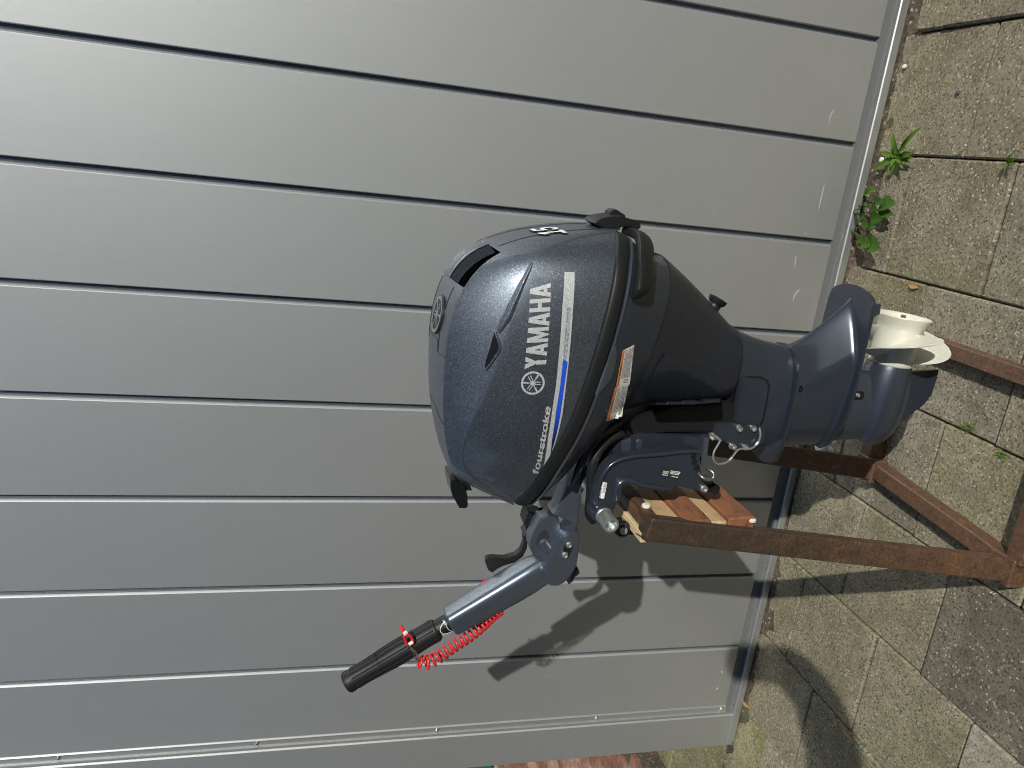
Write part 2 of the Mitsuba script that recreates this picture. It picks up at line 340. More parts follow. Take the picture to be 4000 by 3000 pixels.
# unseen building behind the camera, placed to block low sky and darken the reflections
hs = thing('unseen_house', 'dark brick building out of view behind the camera, darkening low sky and reflections', 'unseen_house')
part(hs, 'wall', box((-14, -13.5, -.02), (5.0, -10.0, 2.9)), 'house_brick', smooth=False)
part(hs, 'roof', hull([[-14.4, -9.6, 2.9], [5.4, -9.6, 2.9], [-14.4, -9.6, 2.75], [5.4, -9.6, 2.75], [-14.4, -14.0, 6.2], [5.4, -14.0, 6.2], [-14.4, -14.0, 2.75], [5.4, -14.0, 2.75]]), 'house_roof', smooth=False)
for x in (-11.5, -8.0, -4.6, -1.0, 2.6):
    part(hs, 'window', box((x - .75, -9.995, .95), (x + .75, -9.94, 2.25)), 'house_frame', smooth=False); part(hs, 'pane', box((x - .68, -9.94, 1.02), (x - .03, -9.93, 2.18)), 'gloss_black', smooth=False); part(hs, 'pane', box((x + .03, -9.94, 1.02), (x + .68, -9.93, 2.18)), 'gloss_black', smooth=False)
fn = thing('unseen_fence', 'dark wooden boards out of view, placed to darken low sky in the reflections', 'unseen_fence')  # unseen boards, placed to darken the low sky and the reflections
for i in range(30): part(fn, 'board', rbox(bbox8((-9.5, -9.6 + .3 * i, -.02), (-9.46, -9.6 + .3 * i + .29, 1.85)), .004), 'dark_wood', smooth=False)

# ------------------------------------------------------------------ the shed wall
W, X0, ZB = 0.26486, 0.3834, 0.052
wall = thing('shed_wall', 'satin grey metal shed wall of wide vertical panels behind the motor', 'wall')
HT = 2.75
def vextrude(xy, z0, z1):
    g = Polygon(xy); m = trimesh.creation.extrude_polygon(g, z1 - z0, engine='earcut'); m.apply_translation([0, 0, z0]); return m
panel_n = 7
for k in range(-4, panel_n + 1):
    xr, xl = X0 - k * W - 0.0, X0 - (k + 1) * W
    # right edge sits just past the groove; the left edge of a panel has a wide chamfer that catches the sun
    g = 0.0122
    if k == panel_n: xl = -1.719
    prof = [(xl + (g if k < panel_n else 0.0), 0.012), (xl + (g if k < panel_n else 0.0), 0.0025), (xl + (g + 0.002 if k < panel_n else 0.0), 0.0), (xr - 0.0056, 0.0), (xr - 0.0046, 0.0005), (xr - 0.0007, 0.0048), (xr, 0.0062), (xr, 0.012)]
    part(wall, 'panel', vextrude(prof, ZB, HT), 'wall_metal', smooth=40)
part(wall, 'groove_back', vextrude([(-1.7, 0.0125), (1.6, 0.0125), (1.6, 0.03), (-1.7, 0.03)], ZB, HT), 'groove_dark', smooth=False)
def xextrude(yz, x0, x1):
    m = vextrude([(a, b) for a, b in yz], x0, x1); v = m.vertices.copy(); m.vertices = np.stack([v[:, 2], v[:, 0], v[:, 1]], -1); return m
XC = -1.851
part(wall, 'bottom_seal', xextrude([(0.004, 0.018), (0.03, 0.018), (0.03, ZB - 0.001), (0.0065, ZB - 0.001)], -1.72, 1.6), 'seal_dark', smooth=False)
part(wall, 'bottom_rail', xextrude([(-0.022, 0.004), (0.003, 0.004), (0.003, 0.0185), (-0.0155, 0.0225), (-0.0165, 0.0265), (-0.0195, 0.0275), (-0.022, 0.0245)], XC + 0.02, 1.6), 'rail_metal', smooth=35)
# corner trim: a flat flange with screws, a bead, then the outer face that turns the corner
def trim(prof, z0): return vextrude(prof, z0, HT)
part(wall, 'corner_flange', trim([(-1.716, 0.03), (-1.716, -0.004), (-1.6985, -0.004), (-1.6955, -0.001), (-1.6955, 0.03)], ZB - 0.002), 'rail_metal', smooth=35)
part(wall, 'corner_bead', trim([(-1.7225, 0.02), (-1.7225, -0.004), (-1.7205, -0.009), (-1.7172, -0.009), (-1.7155, -0.004), (-1.7152, 0.02)], ZB - 0.002), 'rail_metal', smooth=35)
part(wall, 'corner_post', trim([(XC, 1.6), (XC, -0.013), (XC + 0.003, -0.016), (-1.7268, -0.016), (-1.7232, -0.012), (-1.7230, 0.05), (XC + 0.02, 0.05), (XC + 0.02, 1.6)], 0.006), 'wall_metal', smooth=35)
for u, v in ((228, 2951), (1005, 2893), (1708, 2845), (2330, 2800), (2818, 2765)):
    p = at(u, v, y=-0.004); p[0] = -1.7055; part(wall, 'screw', lathe(p, p + np.array([0, -1, 0]), [(0, 0.0065), (0.0012, 0.0065), (0.0032, 0.0052), (0.0055, 0.0030), (0.0058, 0.0)], 12), 'chrome', smooth=40)

mat('scuff', (0.50, 0.50, 0.48), 0.55, 0.4)
for uvs, r_ in (([(3262,425),(3248,445),(3241,490)], .0012), ([(3220,722),(3208,775),(3197,822)], .0015), ([(3111,995),(3104,1050)], .0015), ([(3127,1130),(3108,1148),(3098,1178)], .0016), ([(3151,905),(3146,918)], .0012), ([(2786,820),(2788,842)], .0008), ([(2134,2637),(2139,2645)], .0022), ([(2818,2622),(2824,2630)], .0035), ([(2803,2686),(2799,2696)], .0025), ([(2614,609),(2617,611)], .0022)):
    part(wall, 'scuff', tube(spline(np.array([at(u, v, y=-.0001) for u, v in uvs]), 8), np.array([.3, .7, 1, 1, 1, 1, .7, .3]) * r_ * .75, 6), 'scuff')

# ------------------------------------------------------------------ the stand that carries the motor
st = thing('motor_stand', 'rusty brown steel stand with a striped wooden top board carrying the outboard', 'stand')
def tube_from(face_b, face_t, depth_b, depth_t, r=0.004):
    """A square tube from its camera-facing face: (left, right) at the foot and at the top, and its depth direction."""
    c = [*face_b, *[np.array(p) + depth_b for p in face_b], *face_t, *[np.array(p) + depth_t for p in face_t]]
    c = np.array(c); m = c.mean(0); out = []
    for p in c:
        q = p - np.sign(p - m) * r
        for a in np.vstack([np.eye(3), -np.eye(3), np.array([[a, b, e] for a in (-.6, .6) for b in (-.6, .6) for e in (-.6, .6)])]): out.append(q + a * r)
    return hull(out)
yb, yt = -0.805, -0.765
D40 = np.array([-0.009, 0.036, 0.0])
fb = [at(4000, 2283, y=yb), at(4000, 2204, y=yb)]
ft = [at(2515, 2094, y=yt), at(2541, 2019, y=yt)]
def extend(a, b, z): t = (z - b[2]) / (a[2] - b[2]); return b + (a - b) * t
fb = [extend(fb[0], ft[0], 0.002), extend(fb[1], ft[1], 0.002)]
part(st, 'upright', tube_from(fb, ft, D40, D40), 'rusty_steel', smooth=35, label='near rusty steel upright leg')
gb = [at(3350, 1866, y=-0.36, ), at(3385, 1800, y=-0.36)]; gt = [at(2600, 1745, y=-0.375), at(2600, 1672, y=-0.375)]
gb = [extend(gb[0], gt[0], 0.002), extend(gb[1], gt[1], 0.002)]
part(st, 'upright', tube_from(gb, gt, D40, D40), 'rusty_steel', smooth=35, label='far rusty steel upright leg in the shade of the motor')
nf, ff = (fb[0] + fb[1]) / 2, (gb[0] + gb[1]) / 2
part(st, 'cross_beam', rail([ff[0] + .01, ff[1] + 0.06, 0.021], [nf[0] + .01, nf[1] + 0.0, 0.021], 0.040, 0.040), 'rusty_steel', smooth=35)
rx = -0.322
part(st, 'side_beam', rail([ff[0] + 0.025, -0.318, 0.021], [rx + 0.02, -0.318, 0.021], 0.040, 0.040), 'rusty_steel', smooth=35)
part(st, 'side_beam', rail([nf[0] + 0.025, -0.80, 0.021], [rx + 0.02, -0.80, 0.021], 0.040, 0.040), 'rusty_steel', smooth=35)
part(st, 'cross_beam', rail([rx, -0.32, 0.022], [rx, -0.82, 0.022], 0.036, 0.036), 'rusty_steel', smooth=35)
for p in (ff, nf): part(st, 'weld_plate', rbox(bbox8((p[0] - .030, p[1] - .006, .0), (p[0] + .034, p[1] + .062, .0445)), .004), 'rusty_steel')
# the five boards of the top, seen from the motor's side; they run from upright to upright
xf = lambda z: -0.612 - 0.05 * (z - 0.75)
bz = [0.858, 0.820, 0.777, 0.724, 0.690, 0.632]
for i, (mt, px, lab) in enumerate([('dark_wood', 0.0, 'dark stained top board'), ('bare_wood', -.006, 'pale bare wood board'), ('rust_bright', -.001, 'reddish brown board in the middle'), ('bare_wood', -.006, 'pale bare wood board lower down'), ('rust_bright', 0.0, 'rust red bottom board')]):
    z1, z0 = bz[i] - .0008, bz[i + 1] + .0008; y0, y1 = (-0.752, -0.335) if i == 0 else (-0.758, -0.345)
    c = np.array([[x + px, y, z] for y in (y0, y1) for z in (z0, z1) for x in (xf(z) - (0.030 if i else 0.022), xf(z))])
    part(st, 'board', rbox(c, .0035), mt, smooth=35, label=lab)
c = np.array([[x, y, z] for y in (-0.755, -0.335) for z in (bz[1] + .008, bz[0] + 0.003) for x in (xf(z) - .043, xf(z) - .023)])
part(st, 'plywood_strip', rbox(c, .002), 'plywood_edge', label='pale layered plywood edge on the top board')
for u, v, y in ((2524, 1976, -0.742), (2936, 2031, -0.742)):
    p = at(u, v, x=xf(.8) + .0); part(st, 'board_bolt', lathe(p - np.array([.002, 0, 0]), p + np.array([1, 0, 0]), [(0, .0085), (.004, .0085), (.0065, .006), (.007, 0)], 14), 'stone_white', smooth=40)

# ------------------------------------------------------------------ the outboard motor
om = thing('outboard_motor', 'dark blue metallic outboard motor with white propeller clamped to the rusty stand', 'outboard motor')
M = -0.62                                        # its fore-and-aft middle plane
# --- cowl: stations from the front lower corner, over the top, to the rear lower corner
Suv = [(2002,1964),(1925,1928),(1850,1890),(1785,1852),(1743,1806),(1708,1700),(1688,1570),(1684,1440),(1690,1275),(1722,1143),(1783,1026),(1868,965),(2007,917),(2188,888),(2330,884),(2405,888)]
Cuv = [(2004,1957),(1928,1922),(1856,1884),(1796,1846),(1753,1792),(1736,1668),(1731,1556),(1737,1430),(1750,1300),(1783,1184),(1846,1075),(1927,1003),(2052,946),(2200,918),(2330,907),(2402,903)]
Fuv = [(2006,1960),(1940,1920),(1874,1877),(1822,1826),(1812,1752),(1858,1640),(1914,1520),(1955,1400),(1997,1270),(2042,1160),(2074,1074),(2104,1008),(2160,966),(2262,934),(2350,917),(2405,910)]
Buv = [(2007,1964),(2036,1944),(2064,1915),(2092,1880),(2124,1826),(2182,1734),(2234,1636),(2290,1486),(2335,1348),(2374,1206),(2394,1116),(2404,1046),(2410,996),(2412,960),(2411,932),(2408,916)]
yC = [.045,.060,.072,.080,.086,.089,.090,.090,.090,.088,.085,.082,.080,.078,.075,.068]
yF = [.047,.066,.084,.098,.112,.130,.140,.145,.146,.143,.136,.125,.108,.092,.080,.070]
yB = [.050,.074,.096,.113,.130,.148,.156,.162,.164,.160,.151,.140,.124,.105,.088,.072]
def stations(uv, ys):
    return np.array([at(u, v, y=M - y) for (u, v), y in zip(uv, ys)])
def dense(P, n=97):
    d = np.arange(len(P)); t = np.linspace(0, len(P) - 1, n)
    from scipy.interpolate import make_smoothing_spline
    return np.stack([make_smoothing_spline(d, P[:, i], lam=0.05)(t) for i in range(3)], -1)
NU = 97
S, Cc, Fc, Bc = dense(stations(Suv, [0] * 16)), dense(stations(Cuv, yC)), dense(stations(Fuv, yF)), dense(stations(Buv, yB))
S[:, 1] = M
def mir(P): Q = np.array(P); Q[..., 1] = 2 * M - Q[..., 1]; return Q
deck = []
for a in (0.0, 0.22, 0.45, 0.68, 0.86, 0.955, 1.0):
    w = a * a * 0.86 + (0.14 if a == 1 else 0.14 * a ** 8); deck.append(S + (Cc - S) * np.array([w, a, w]))
deck = np.array(deck)                                                     # rows from the middle to the crease
side = []
for q in np.linspace(0, 1, 13):                                           # crease to fold, slightly bulged
    P = Cc + (Fc - Cc) * q; P[:, 1] -= 0.007 * math.sin(math.pi * q) ** 0.8 * np.clip((Cc[:, 1] - Fc[:, 1]) / .04, 0, 1); side.append(P)
for q in np.linspace(0, 1, 13)[1:]:                                       # fold to seam
    P = Fc + (Bc - Fc) * q; P[:, 1] -= 0.0045 * math.sin(math.pi * q) * np.clip((Fc[:, 1] - Bc[:, 1]) / .015, 0, 1); side.append(P)
side = np.array(side)
def sheet(rows, skip=None):
    n, k = rows.shape[:2]; f = []
    for i in range(n - 1):
        for j in range(k - 1):
            if skip and skip(i, j): continue
            a = i * k + j; f += [[a, a + 1, a + k + 1], [a, a + k + 1, a + k]]
    return trimesh.Trimesh(rows.reshape(-1, 3), f, process=False)
R0, R1 = 61, 72                                                           # the grab recess behind the top badge
def in_recess(i, j): return R0 <= j < R1 and 1 <= i < 6
both = lambda m: cat([m, (lambda q: (q.invert(), q)[1])(trimesh.Trimesh(mir(m.vertices), m.faces, process=False))])
cowl = part(om, 'cowl', both(sheet(side)), 'navy_flake', smooth=16, label='upper cowl with flaked dark blue metallic paint')
part(cowl, 'top_deck', both(sheet(deck, in_recess)), 'navy_deck', smooth=16, label='smooth grey blue top band of the cowl')
# the recess itself: walls down from its rim and a floor
rec = deck[1:7, R0:R1 + 1]; low = rec - np.array([0.022, 0, 0.045]); low[0, :, 1] = rec[0, :, 1] + 0.03; low[-1, :, 1] += 0.004
rim = np.vstack([rec[0], rec[1:, -1], rec[-1, ::-1][1:], rec[::-1, 0][1:-1]]); rl = np.vstack([low[0], low[1:, -1], low[-1, ::-1][1:], low[::-1, 0][1:-1]])
part(cowl, 'grab_recess', both(cat([loft([rim, rl], caps=False), sheet(low)])), 'gloss_black', smooth=25, label='black grab recess behind the badge')
barp = (deck[0] * .0 + deck[1])[R0:R1 + 1]; bars = []
for p in barp: bars.append(p + np.array([-0.001, -0.001, -0.001]))
part(cowl, 'grab_bar', both(loft([np.array([p + np.array([0, -.004, 0]), p + np.array([.002, -.006, .002]), p + np.array([.004, 0, .004]), p + np.array([.001, .022, .003]), p + np.array([-.012, .022, -.012]), p + np.array([-.012, -.003, -.012])]) for p in barp])), 'navy_flake', smooth=25, label='sunlit flaked bar over the grab recess')
# panel joints on the deck: thin dark lines across and along
def on_deck(a, j): i = a * 6; return None
def deck_line(jpts, r=0.0011):
    """A joint: (row 0..1 from middle to crease, station) points."""
    avals = np.array([0.0, 0.22, 0.45, 0.68, 0.86, 0.955, 1.0]); out = []
    for a, j in jpts:
        i = min(np.searchsorted(avals, a, side='right') - 1, 5); t = (a - avals[i]) / (avals[i + 1] - avals[i]); j0 = min(int(j), NU - 2); tj = j - j0
        out.append((deck[i, j0] * (1 - t) + deck[i + 1, j0] * t) * (1 - tj) + (deck[i, j0 + 1] * (1 - t) + deck[i + 1, j0 + 1] * t) * tj)
    return np.array(out)
jl = []
for pts in ([(0.0, 50.5), (0.3, 50.3), (0.55, 49.6), (0.58, 48.2), (0.8, 47.4), (0.97, 46.6)], [(0.0, 39.0), (0.3, 38.8), (0.6, 37.0), (0.93, 33.5)], [(0.6, 48), (0.62, 52), (0.64, 56), (0.66, 60)], [(0.62, 73), (0.60, 77), (0.58, 82), (0.56, 87), (0.5, 90)]):
    P = spline(deck_line(pts), 24); part(cowl, 'deck_joint', tube(P, 0.0010, 6), 'void_black'); part(cowl, 'deck_joint', tube(mir(P), 0.0010, 6), 'void_black')

# near-side surface of the cowl as y(x, z), for the things stuck on it
sv = side.reshape(-1, 3); _side = LinearNDInterpolator(sv[:, [0, 2]], sv[:, 1]); _near = NearestNDInterpolator(sv[:, [0, 2]], sv[:, 1])
def side_y(x, z):
    y = _side(x, z); return np.where(np.isnan(y), _near(x, z), y)
def hit(uv):
    """Where the ray through a photograph point meets the near side of the cowl."""
    y = M - 0.14
    for _ in range(12): p = at(uv[0], uv[1], y=y); y = 0.5 * y + 0.5 * float(side_y(p[0], p[2]))
    return at(uv[0], uv[1], y=y)
def decal(parent, name, g, bsdf, lift=0.0006, label=None, clip=None, thick=0.0):
    m = poly_mesh(g, 0.007); v = m.vertices.copy(); x, z = v[:, 0], v[:, 1]
    y = side_y(x, z); v = np.stack([x, y - lift, z], -1)
    m = trimesh.Trimesh(v, m.faces, process=False)
    m.invert() if m.face_normals[:, 1].mean() > 0 else None
    part(parent, name, m, bsdf, smooth=False, label=label)
def quad_map(corners):
    """Map the unit square (0,0)(1,0)(1,1)(0,1) bilinearly to four xz points."""
    c = np.array(corners)
    return lambda u, v: (c[0] * ((1 - u) * (1 - v))[..., None] + c[1] * (u * (1 - v))[..., None] + c[2] * (u * v)[..., None] + c[3] * ((1 - u) * v)[..., None])
def mapped(g, f):
    from shapely import transform
    return transform(g, lambda p: f(p[:, 0], p[:, 1])).buffer(0)
# block letters, each in a box 1 high
def bar(*p): return Polygon(p)
sW = 0.215
L = {'Y': unary_union([bar((0, 1), (.25, 1), (.40, .58), (.40, .35), (.26, .35), (.26, .5)), bar((.66, 1), (.41, 1), (.26, .58), (.26, .35), (.40, .35), (.40, .5)), sbox(.22, 0, .44, .48)]),
     'A': unary_union([bar((0, 0), (.21, 0), (.40, 1), (.21, 1)), bar((.66, 0), (.45, 0), (.26, 1), (.45, 1)), sbox(.15, .17, .5, .34)]),
     'M': unary_union([sbox(0, 0, .185, 1), sbox(.575, 0, .76, 1), bar((0, 1), (.24, 1), (.445, .12), (.315, .12)), bar((.76, 1), (.52, 1), (.315, .12), (.445, .12)), bar((.315, .12), (.445, .12), (.42, 0), (.34, 0))]),
     'H': unary_union([sbox(0, 0, .2, 1), sbox(.44, 0, .64, 1), sbox(.1, .41, .54, .60)])}
word, xo = [], 0.0
for ch in 'YAMAHA':
    word.append(affinity.translate(L[ch], xo, 0)); xo += {'Y': .66, 'A': .66, 'M': .76, 'H': .64}[ch] + (0.0 if ch in 'Y' else 0.055)
xo -= .055; word = affinity.scale(unary_union(word), 1 / xo, 1, origin=(0, 0))
Q = [hit((2131, 1438))[[0, 2]], hit((2151, 1105))[[0, 2]], hit((2071, 1111))[[0, 2]], hit((2048, 1442))[[0, 2]]]
decal(cowl, 'lettering', mapped(word, quad_map(Q)), 'silver_decal', 0.0009, label='large silver block lettering on the cowl side')
# emblem: a ring with three tuning forks
def fork_emblem():
    ring = Point(0, 0).buffer(1, 40).difference(Point(0, 0).buffer(.83, 40)); fk = []
    for a in (90, 210, 330):
        stem = unary_union([sbox(-.035, .1, .035, .62), Polygon([(-.05, .38), (.05, .38), (.085, .55), (.05, .66), (.10, .72), (0, .90), (-.10, .72), (-.05, .66), (-.085, .55)])])
        pr = unary_union([sbox(-.135, -.68, -.06, -.12), sbox(.06, -.68, .135, -.12), Point(0, -.06).buffer(.15, 12).difference(Point(0, -.08).buffer(.06, 8)), sbox(-.04, -.05, .04, .2)])
        fk.append(affinity.rotate(unary_union([stem, pr]), a - 90, origin=(0, 0)))
    return unary_union([ring] + fk)
emb = fork_emblem()
ec, er = hit((2081, 1496)), hit((2081, 1450)); sc = np.linalg.norm((er - ec)[[0, 2]])
e0, e1 = hit((2035, 1494)), hit((2127, 1498)); sz = np.linalg.norm((e1 - e0)[[0, 2]]) / 2
decal(cowl, 'round_emblem', affinity.translate(affinity.rotate(affinity.scale(emb, sc, sz, origin=(0, 0)), 3, origin=(0, 0)), ec[0], ec[2]), 'silver_decal', 0.0009, label='silver ring emblem with three tuning forks')
# stripe along the lower side
def strip(left, right): return Polygon([hit(p)[[0, 2]] for p in left] + [hit(p)[[0, 2]] for p in right[::-1]]).buffer(0)
sl = [(2204,1062),(2196,1200),(2186,1350),(2172,1500),(2157,1600),(2140,1712),(2126,1806),(2118,1835)]
sr = [(2244,1062),(2238,1200),(2227,1350),(2211,1500),(2196,1620),(2180,1692),(2163,1745),(2132,1812)]
lerp = lambda t: [(a[0] + (b[0] - a[0]) * t, a[1] + (b[1] - a[1]) * t) for a, b in zip(sl, sr)]
decal(cowl, 'stripe', strip(sl, sr), 'silver_decal', 0.0007, label='silver stripe along the cowl')
decal(cowl, 'stripe', strip(lerp(.40)[1:4], lerp(.78)[1:4]), 'hatch_decal', 0.0011, label='hatched grey inset of the stripe')
inner = [(2199,1401), (2188,1500), (2172,1600), (2156,1712), (2140,1806), (2131,1822)]; outer = [(2216,1413), (2204,1500), (2189,1610), (2174,1690), (2158,1748), (2140,1798)]
decal(cowl, 'stripe', strip(inner, outer), 'blue_decal', 0.0016, label='blue inset of the stripe fading to black')
# "fourstroke" in slanted lower-case letters
def word_poly(text, hgt, bold=True):
    m = meshkit.text_mesh(text, hgt, 0.002, bold); top = m.faces[m.face_normals[:, 2] > .9]
    return unary_union([Polygon(m.vertices[t][:, :2]).buffer(1e-6) for t in top])
fw = word_poly('fourstroke', 1.0); b = fw.bounds; fw = affinity.scale(affinity.translate(fw, -b[0], 0), 1 / (b[2] - b[0]), 1, origin=(0, 0))
fw = fw.buffer(.0016)
Q = [hit((2094, 1856))[[0, 2]], hit((2149, 1589))[[0, 2]], hit((2131, 1586))[[0, 2]], hit((2076, 1850))[[0, 2]]]
Q = [hit((2100, 1854))[[0, 2]], hit((2149, 1589))[[0, 2]], hit((2128, 1584))[[0, 2]], hit((2079, 1849))[[0, 2]]]
decal(cowl, 'lettering', mapped(fw, quad_map(Q)), 'silver_decal', 0.0009, label='small silver fourstroke lettering')
ul = strip([(2148,1592),(2130,1690),(2108,1792)], [(2151,1593),(2133,1691),(2111,1793)])
decal(cowl, 'lettering_underline', ul, 'silver_decal', 0.0010)
# side scoop: a black tear-shaped slot with a lip
tear = Polygon([hit(p)[[0, 2]] for p in [(1933,1294),(1944,1325),(1951,1362),(1938,1388),(1916,1420),(1899,1441),(1893,1432),(1898,1404),(1912,1362),(1922,1324)]])
decal(cowl, 'side_scoop', tear, 'gloss_black', 0.0012, label='small black slot in the cowl side')
lip = np.array([hit(p) - np.array([0, .0015, 0]) for p in [(1933,1294),(1944,1325),(1951,1362),(1938,1388),(1916,1420),(1899,1441)]])
part(cowl, 'scoop_lip', tube(spline(lip, 24), 0.0022, 8), 'navy_flake')
# raised crease lines of the side (a long blade-shaped facet)
def ridge(uvs, r): P = np.array([hit(p) for p in uvs]); return tube(spline(P, 40), np.linspace(r * .4, r, 40) * np.sin(np.linspace(.25, math.pi - .25, 40)) , 8)
blade = Polygon([hit(p)[[0, 2]] for p in [(2075,1015),(2086,1030),(2050,1120),(1998,1252),(1950,1312),(1938,1286),(1975,1200),(2030,1092)]])
m = poly_mesh(blade, .006); v = m.vertices; inside = np.array([blade.exterior.distance(Point(a[0], a[1])) for a in v])
yy = side_y(v[:, 0], v[:, 1]) + 0.0004 - np.clip(inside / .010, 0, 1) * 0.0055
bm = trimesh.Trimesh(np.stack([v[:, 0], yy, v[:, 1]], -1), m.faces, process=False); bm.invert() if bm.face_normals[:, 1].mean() > 0 else None
part(cowl, 'side_facet', bm, 'navy_flake', smooth=40)
# badge on the deck
bp_ = deck_line([(0.30, 54.0)])[0]; b1, b2 = deck_line([(0.30, 53.0), (0.30, 55.0)]); tx = (b1 - b2) / np.linalg.norm(b1 - b2)
c1, c2 = deck_line([(0.15, 54.0), (0.45, 54.0)]); ty = (c2 - c1) / np.linalg.norm(c2 - c1); tn = np.cross(ty, tx); tn = tn if tn[2] > 0 else -tn
BR = 0.032
def place_disc(g, h, c=None):
    m = poly_mesh(g, 0.2); v = m.vertices; w = bp_ + tn * h + tx * v[:, :1] * BR * 1.0 + ty * v[:, 1:2] * BR * 0.92
    q = trimesh.Trimesh(w, m.faces, process=False); q.invert() if (q.face_normals @ tn).mean() < 0 else None; return q
badge = part(cowl, 'badge', lathe(bp_ - tn * .004, bp_ + tn, [(0, BR * 1.06), (.0050, BR * 1.06), (.0062, BR * 1.03), (.0063, 0)], 40), 'dark_decal', smooth=35, label='round dark badge on the top of the cowl')
em2 = place_disc(emb, .0030); part(cowl, 'badge_emblem', em2, 'chrome', smooth=False, label='bright tuning fork emblem on the top badge')
# "15" on the rear band
rv = deck[:, 70:].reshape(-1, 3); _rear = LinearNDInterpolator(rv[:, [1, 2]], rv[:, 0]); _rearn = NearestNDInterpolator(rv[:, [1, 2]], rv[:, 0])
n15 = affinity.skew(word_poly('15', 1.0), xs=14, origin=(0, 0)); b = n15.bounds; n15 = affinity.scale(affinity.translate(n15, -b[0], 0), 1 / (b[2] - b[0]), 1, origin=(0, 0))
def rear_map(g, z0, z1, ya, yb_, lift):
    m = poly_mesh(affinity.affine_transform(g, [yb_ - ya, 0, 0, z1 - z0, ya, z0]), .006); v = m.vertices; x = _rear(-np.abs(v[:, 0] - M) + M, v[:, 1]); x = np.where(np.isnan(x), _rearn(-np.abs(v[:, 0] - M) + M, v[:, 1]), x)
    q = trimesh.Trimesh(np.stack([x + lift, v[:, 0], v[:, 1]], -1), m.faces, process=False); q.invert() if q.face_normals[:, 0].mean() < 0 else None; return q
part(cowl, 'numeral', rear_map(n15, 1.062, 1.101, M - .074, M + .012, .0026), 'white_decal', smooth=False, label='white number 15 on the rear of the cowl')
part(cowl, 'numeral_border', rear_map(n15.buffer(.045), 1.062, 1.101, M - .074, M + .012, .0016), 'dark_decal', smooth=False)  # dark printed border round the number

# --- rubber band round the seam, and the lower cowl under it
ringB = np.vstack([Bc, mir(Bc)[::-1]])                                     # closed loop in plan
cen = np.array([ringB[:, 0].mean(), M, 0])
def outset(ring, o, down):
    r = np.array(ring); nx = np.roll(r, -3, 0) - np.roll(r, 3, 0); nrm = np.stack([nx[:, 1], -nx[:, 0]], -1); nrm /= np.linalg.norm(nrm, axis=1, keepdims=True)
    if ((r[:, :2] - cen[:2]) * nrm).sum() < 0: nrm = -nrm
    r[:, :2] += nrm * o; return r + np.array([-0.24, 0, -0.97]) * down
from scipy.ndimage import gaussian_filter1d
ringB = gaussian_filter1d(ringB, 1.2, axis=0, mode='wrap')
bandr = [outset(ringB, o, d) for o, d in ((-.004, -.004), (.0035, -.002), (.0062, .002), (.0068, .010), (.0060, .018), (.0035, .0215), (-.006, .0225))]
part(om, 'rubber_band', loft(bandr, caps=False), 'rubber_black', smooth=40, label='black rubber band round the cowl seam')
# lower cowl rings shrink towards the top of the apron
def blend(ring, x0, x1, hw, z, t, slope=-.20):
    r = np.array(ring); ang = np.arctan2((r[:, 1] - M) / .165, (r[:, 0] + .36) / .26); n = 2.6
    c, s_ = np.cos(ang), np.sin(ang); tgt = np.stack([(x0 + x1) / 2 + (x1 - x0) / 2 * np.sign(c) * np.abs(c) ** (2 / n), M + hw * np.sign(s_) * np.abs(s_) ** (2 / n), 0 * c], -1)
    tgt[:, 2] = z + slope * (tgt[:, 0] - (x0 + x1) / 2); return r * (1 - t) + tgt * t
l0 = outset(ringB, -.002, .020)
rows = [l0, outset(ringB, .001, .026), outset(ringB, .0, .032), blend(outset(ringB, -.006, .043), -.47, -.135, .128, .905, .22), blend(outset(ringB, -.02, .060), -.46, -.142, .122, .900, .62), blend(outset(ringB, -.02, .07), -.448, -.146, .116, .893, 1.0)]
part(om, 'lower_cowl', loft(rows, caps=False), 'navy_paint', smooth=30, label='glossy dark blue lower cowl')
lipc = outset(ringB, .0025, .0275); part(om, 'lower_cowl_lip', loft([outset(ringB, -.003, .0235), outset(ringB, .004, .0245), outset(ringB, .0045, .0275), outset(ringB, -.001, .0310)], caps=False), 'blue_silver', smooth=30)
# apron (the dark cover that narrows towards the leg)
ap = [superring(.893, -.448, -.146, .115, 2.6, slope=-.20, y0=M), superring(.878, -.440, -.151, .110, 2.6, slope=-.18, y0=M), superring(.83, -.427, -.175, .095, 2.5, slope=-.12, y0=M), superring(.78, -.421, -.205, .080, 2.5, slope=-.07, y0=M), superring(.735, -.418, -.237, .070, 2.5, slope=-.04, y0=M), superring(.700, -.413, -.262, .064, 2.5, y0=M), superring(.684, -.412, -.270, .062, 2.5, y0=M), superring(.680, -.408, -.275, .058, 2.5, y0=M)]
apron = part(om, 'apron', loft(ap), 'navy_dark', smooth=35, label='dark tapering apron under the cowl')
part(apron, 'apron_seam', loft([superring(.8945, -.4485, -.1455, .1165, 2.6, slope=-.20, y0=M), superring(.8915, -.4485, -.1455, .1165, 2.6, slope=-.20, y0=M)], caps=True), 'void_black', smooth=False)
APRON_MESH = loft(ap)
p = at(2795, 1205, y=M); part(apron, 'water_outlet', lathe(p + np.array([-.012, .0, .012]), p + np.array([.55, 0, -.25]), [(0, .017), (.008, .013), (.022, .0125), (.026, .0165), (.034, .019), (.035, .014), (.02, .008)], 20), 'plastic_black', smooth=35)
p = at(2726, 1151, y=M); part(apron, 'rear_bolt', bolt(p + np.array([-.008, 0, .004]), (.8, 0, .4), .006, .012), 'zinc')
P = spline(ats([(2680,1118),(2740,1172),(2800,1232),(2865,1296)], M), 16) + np.array([-.002, -.004, 0]); part(apron, 'rear_rib', tube(P, .0032, 8), 'navy_dark')
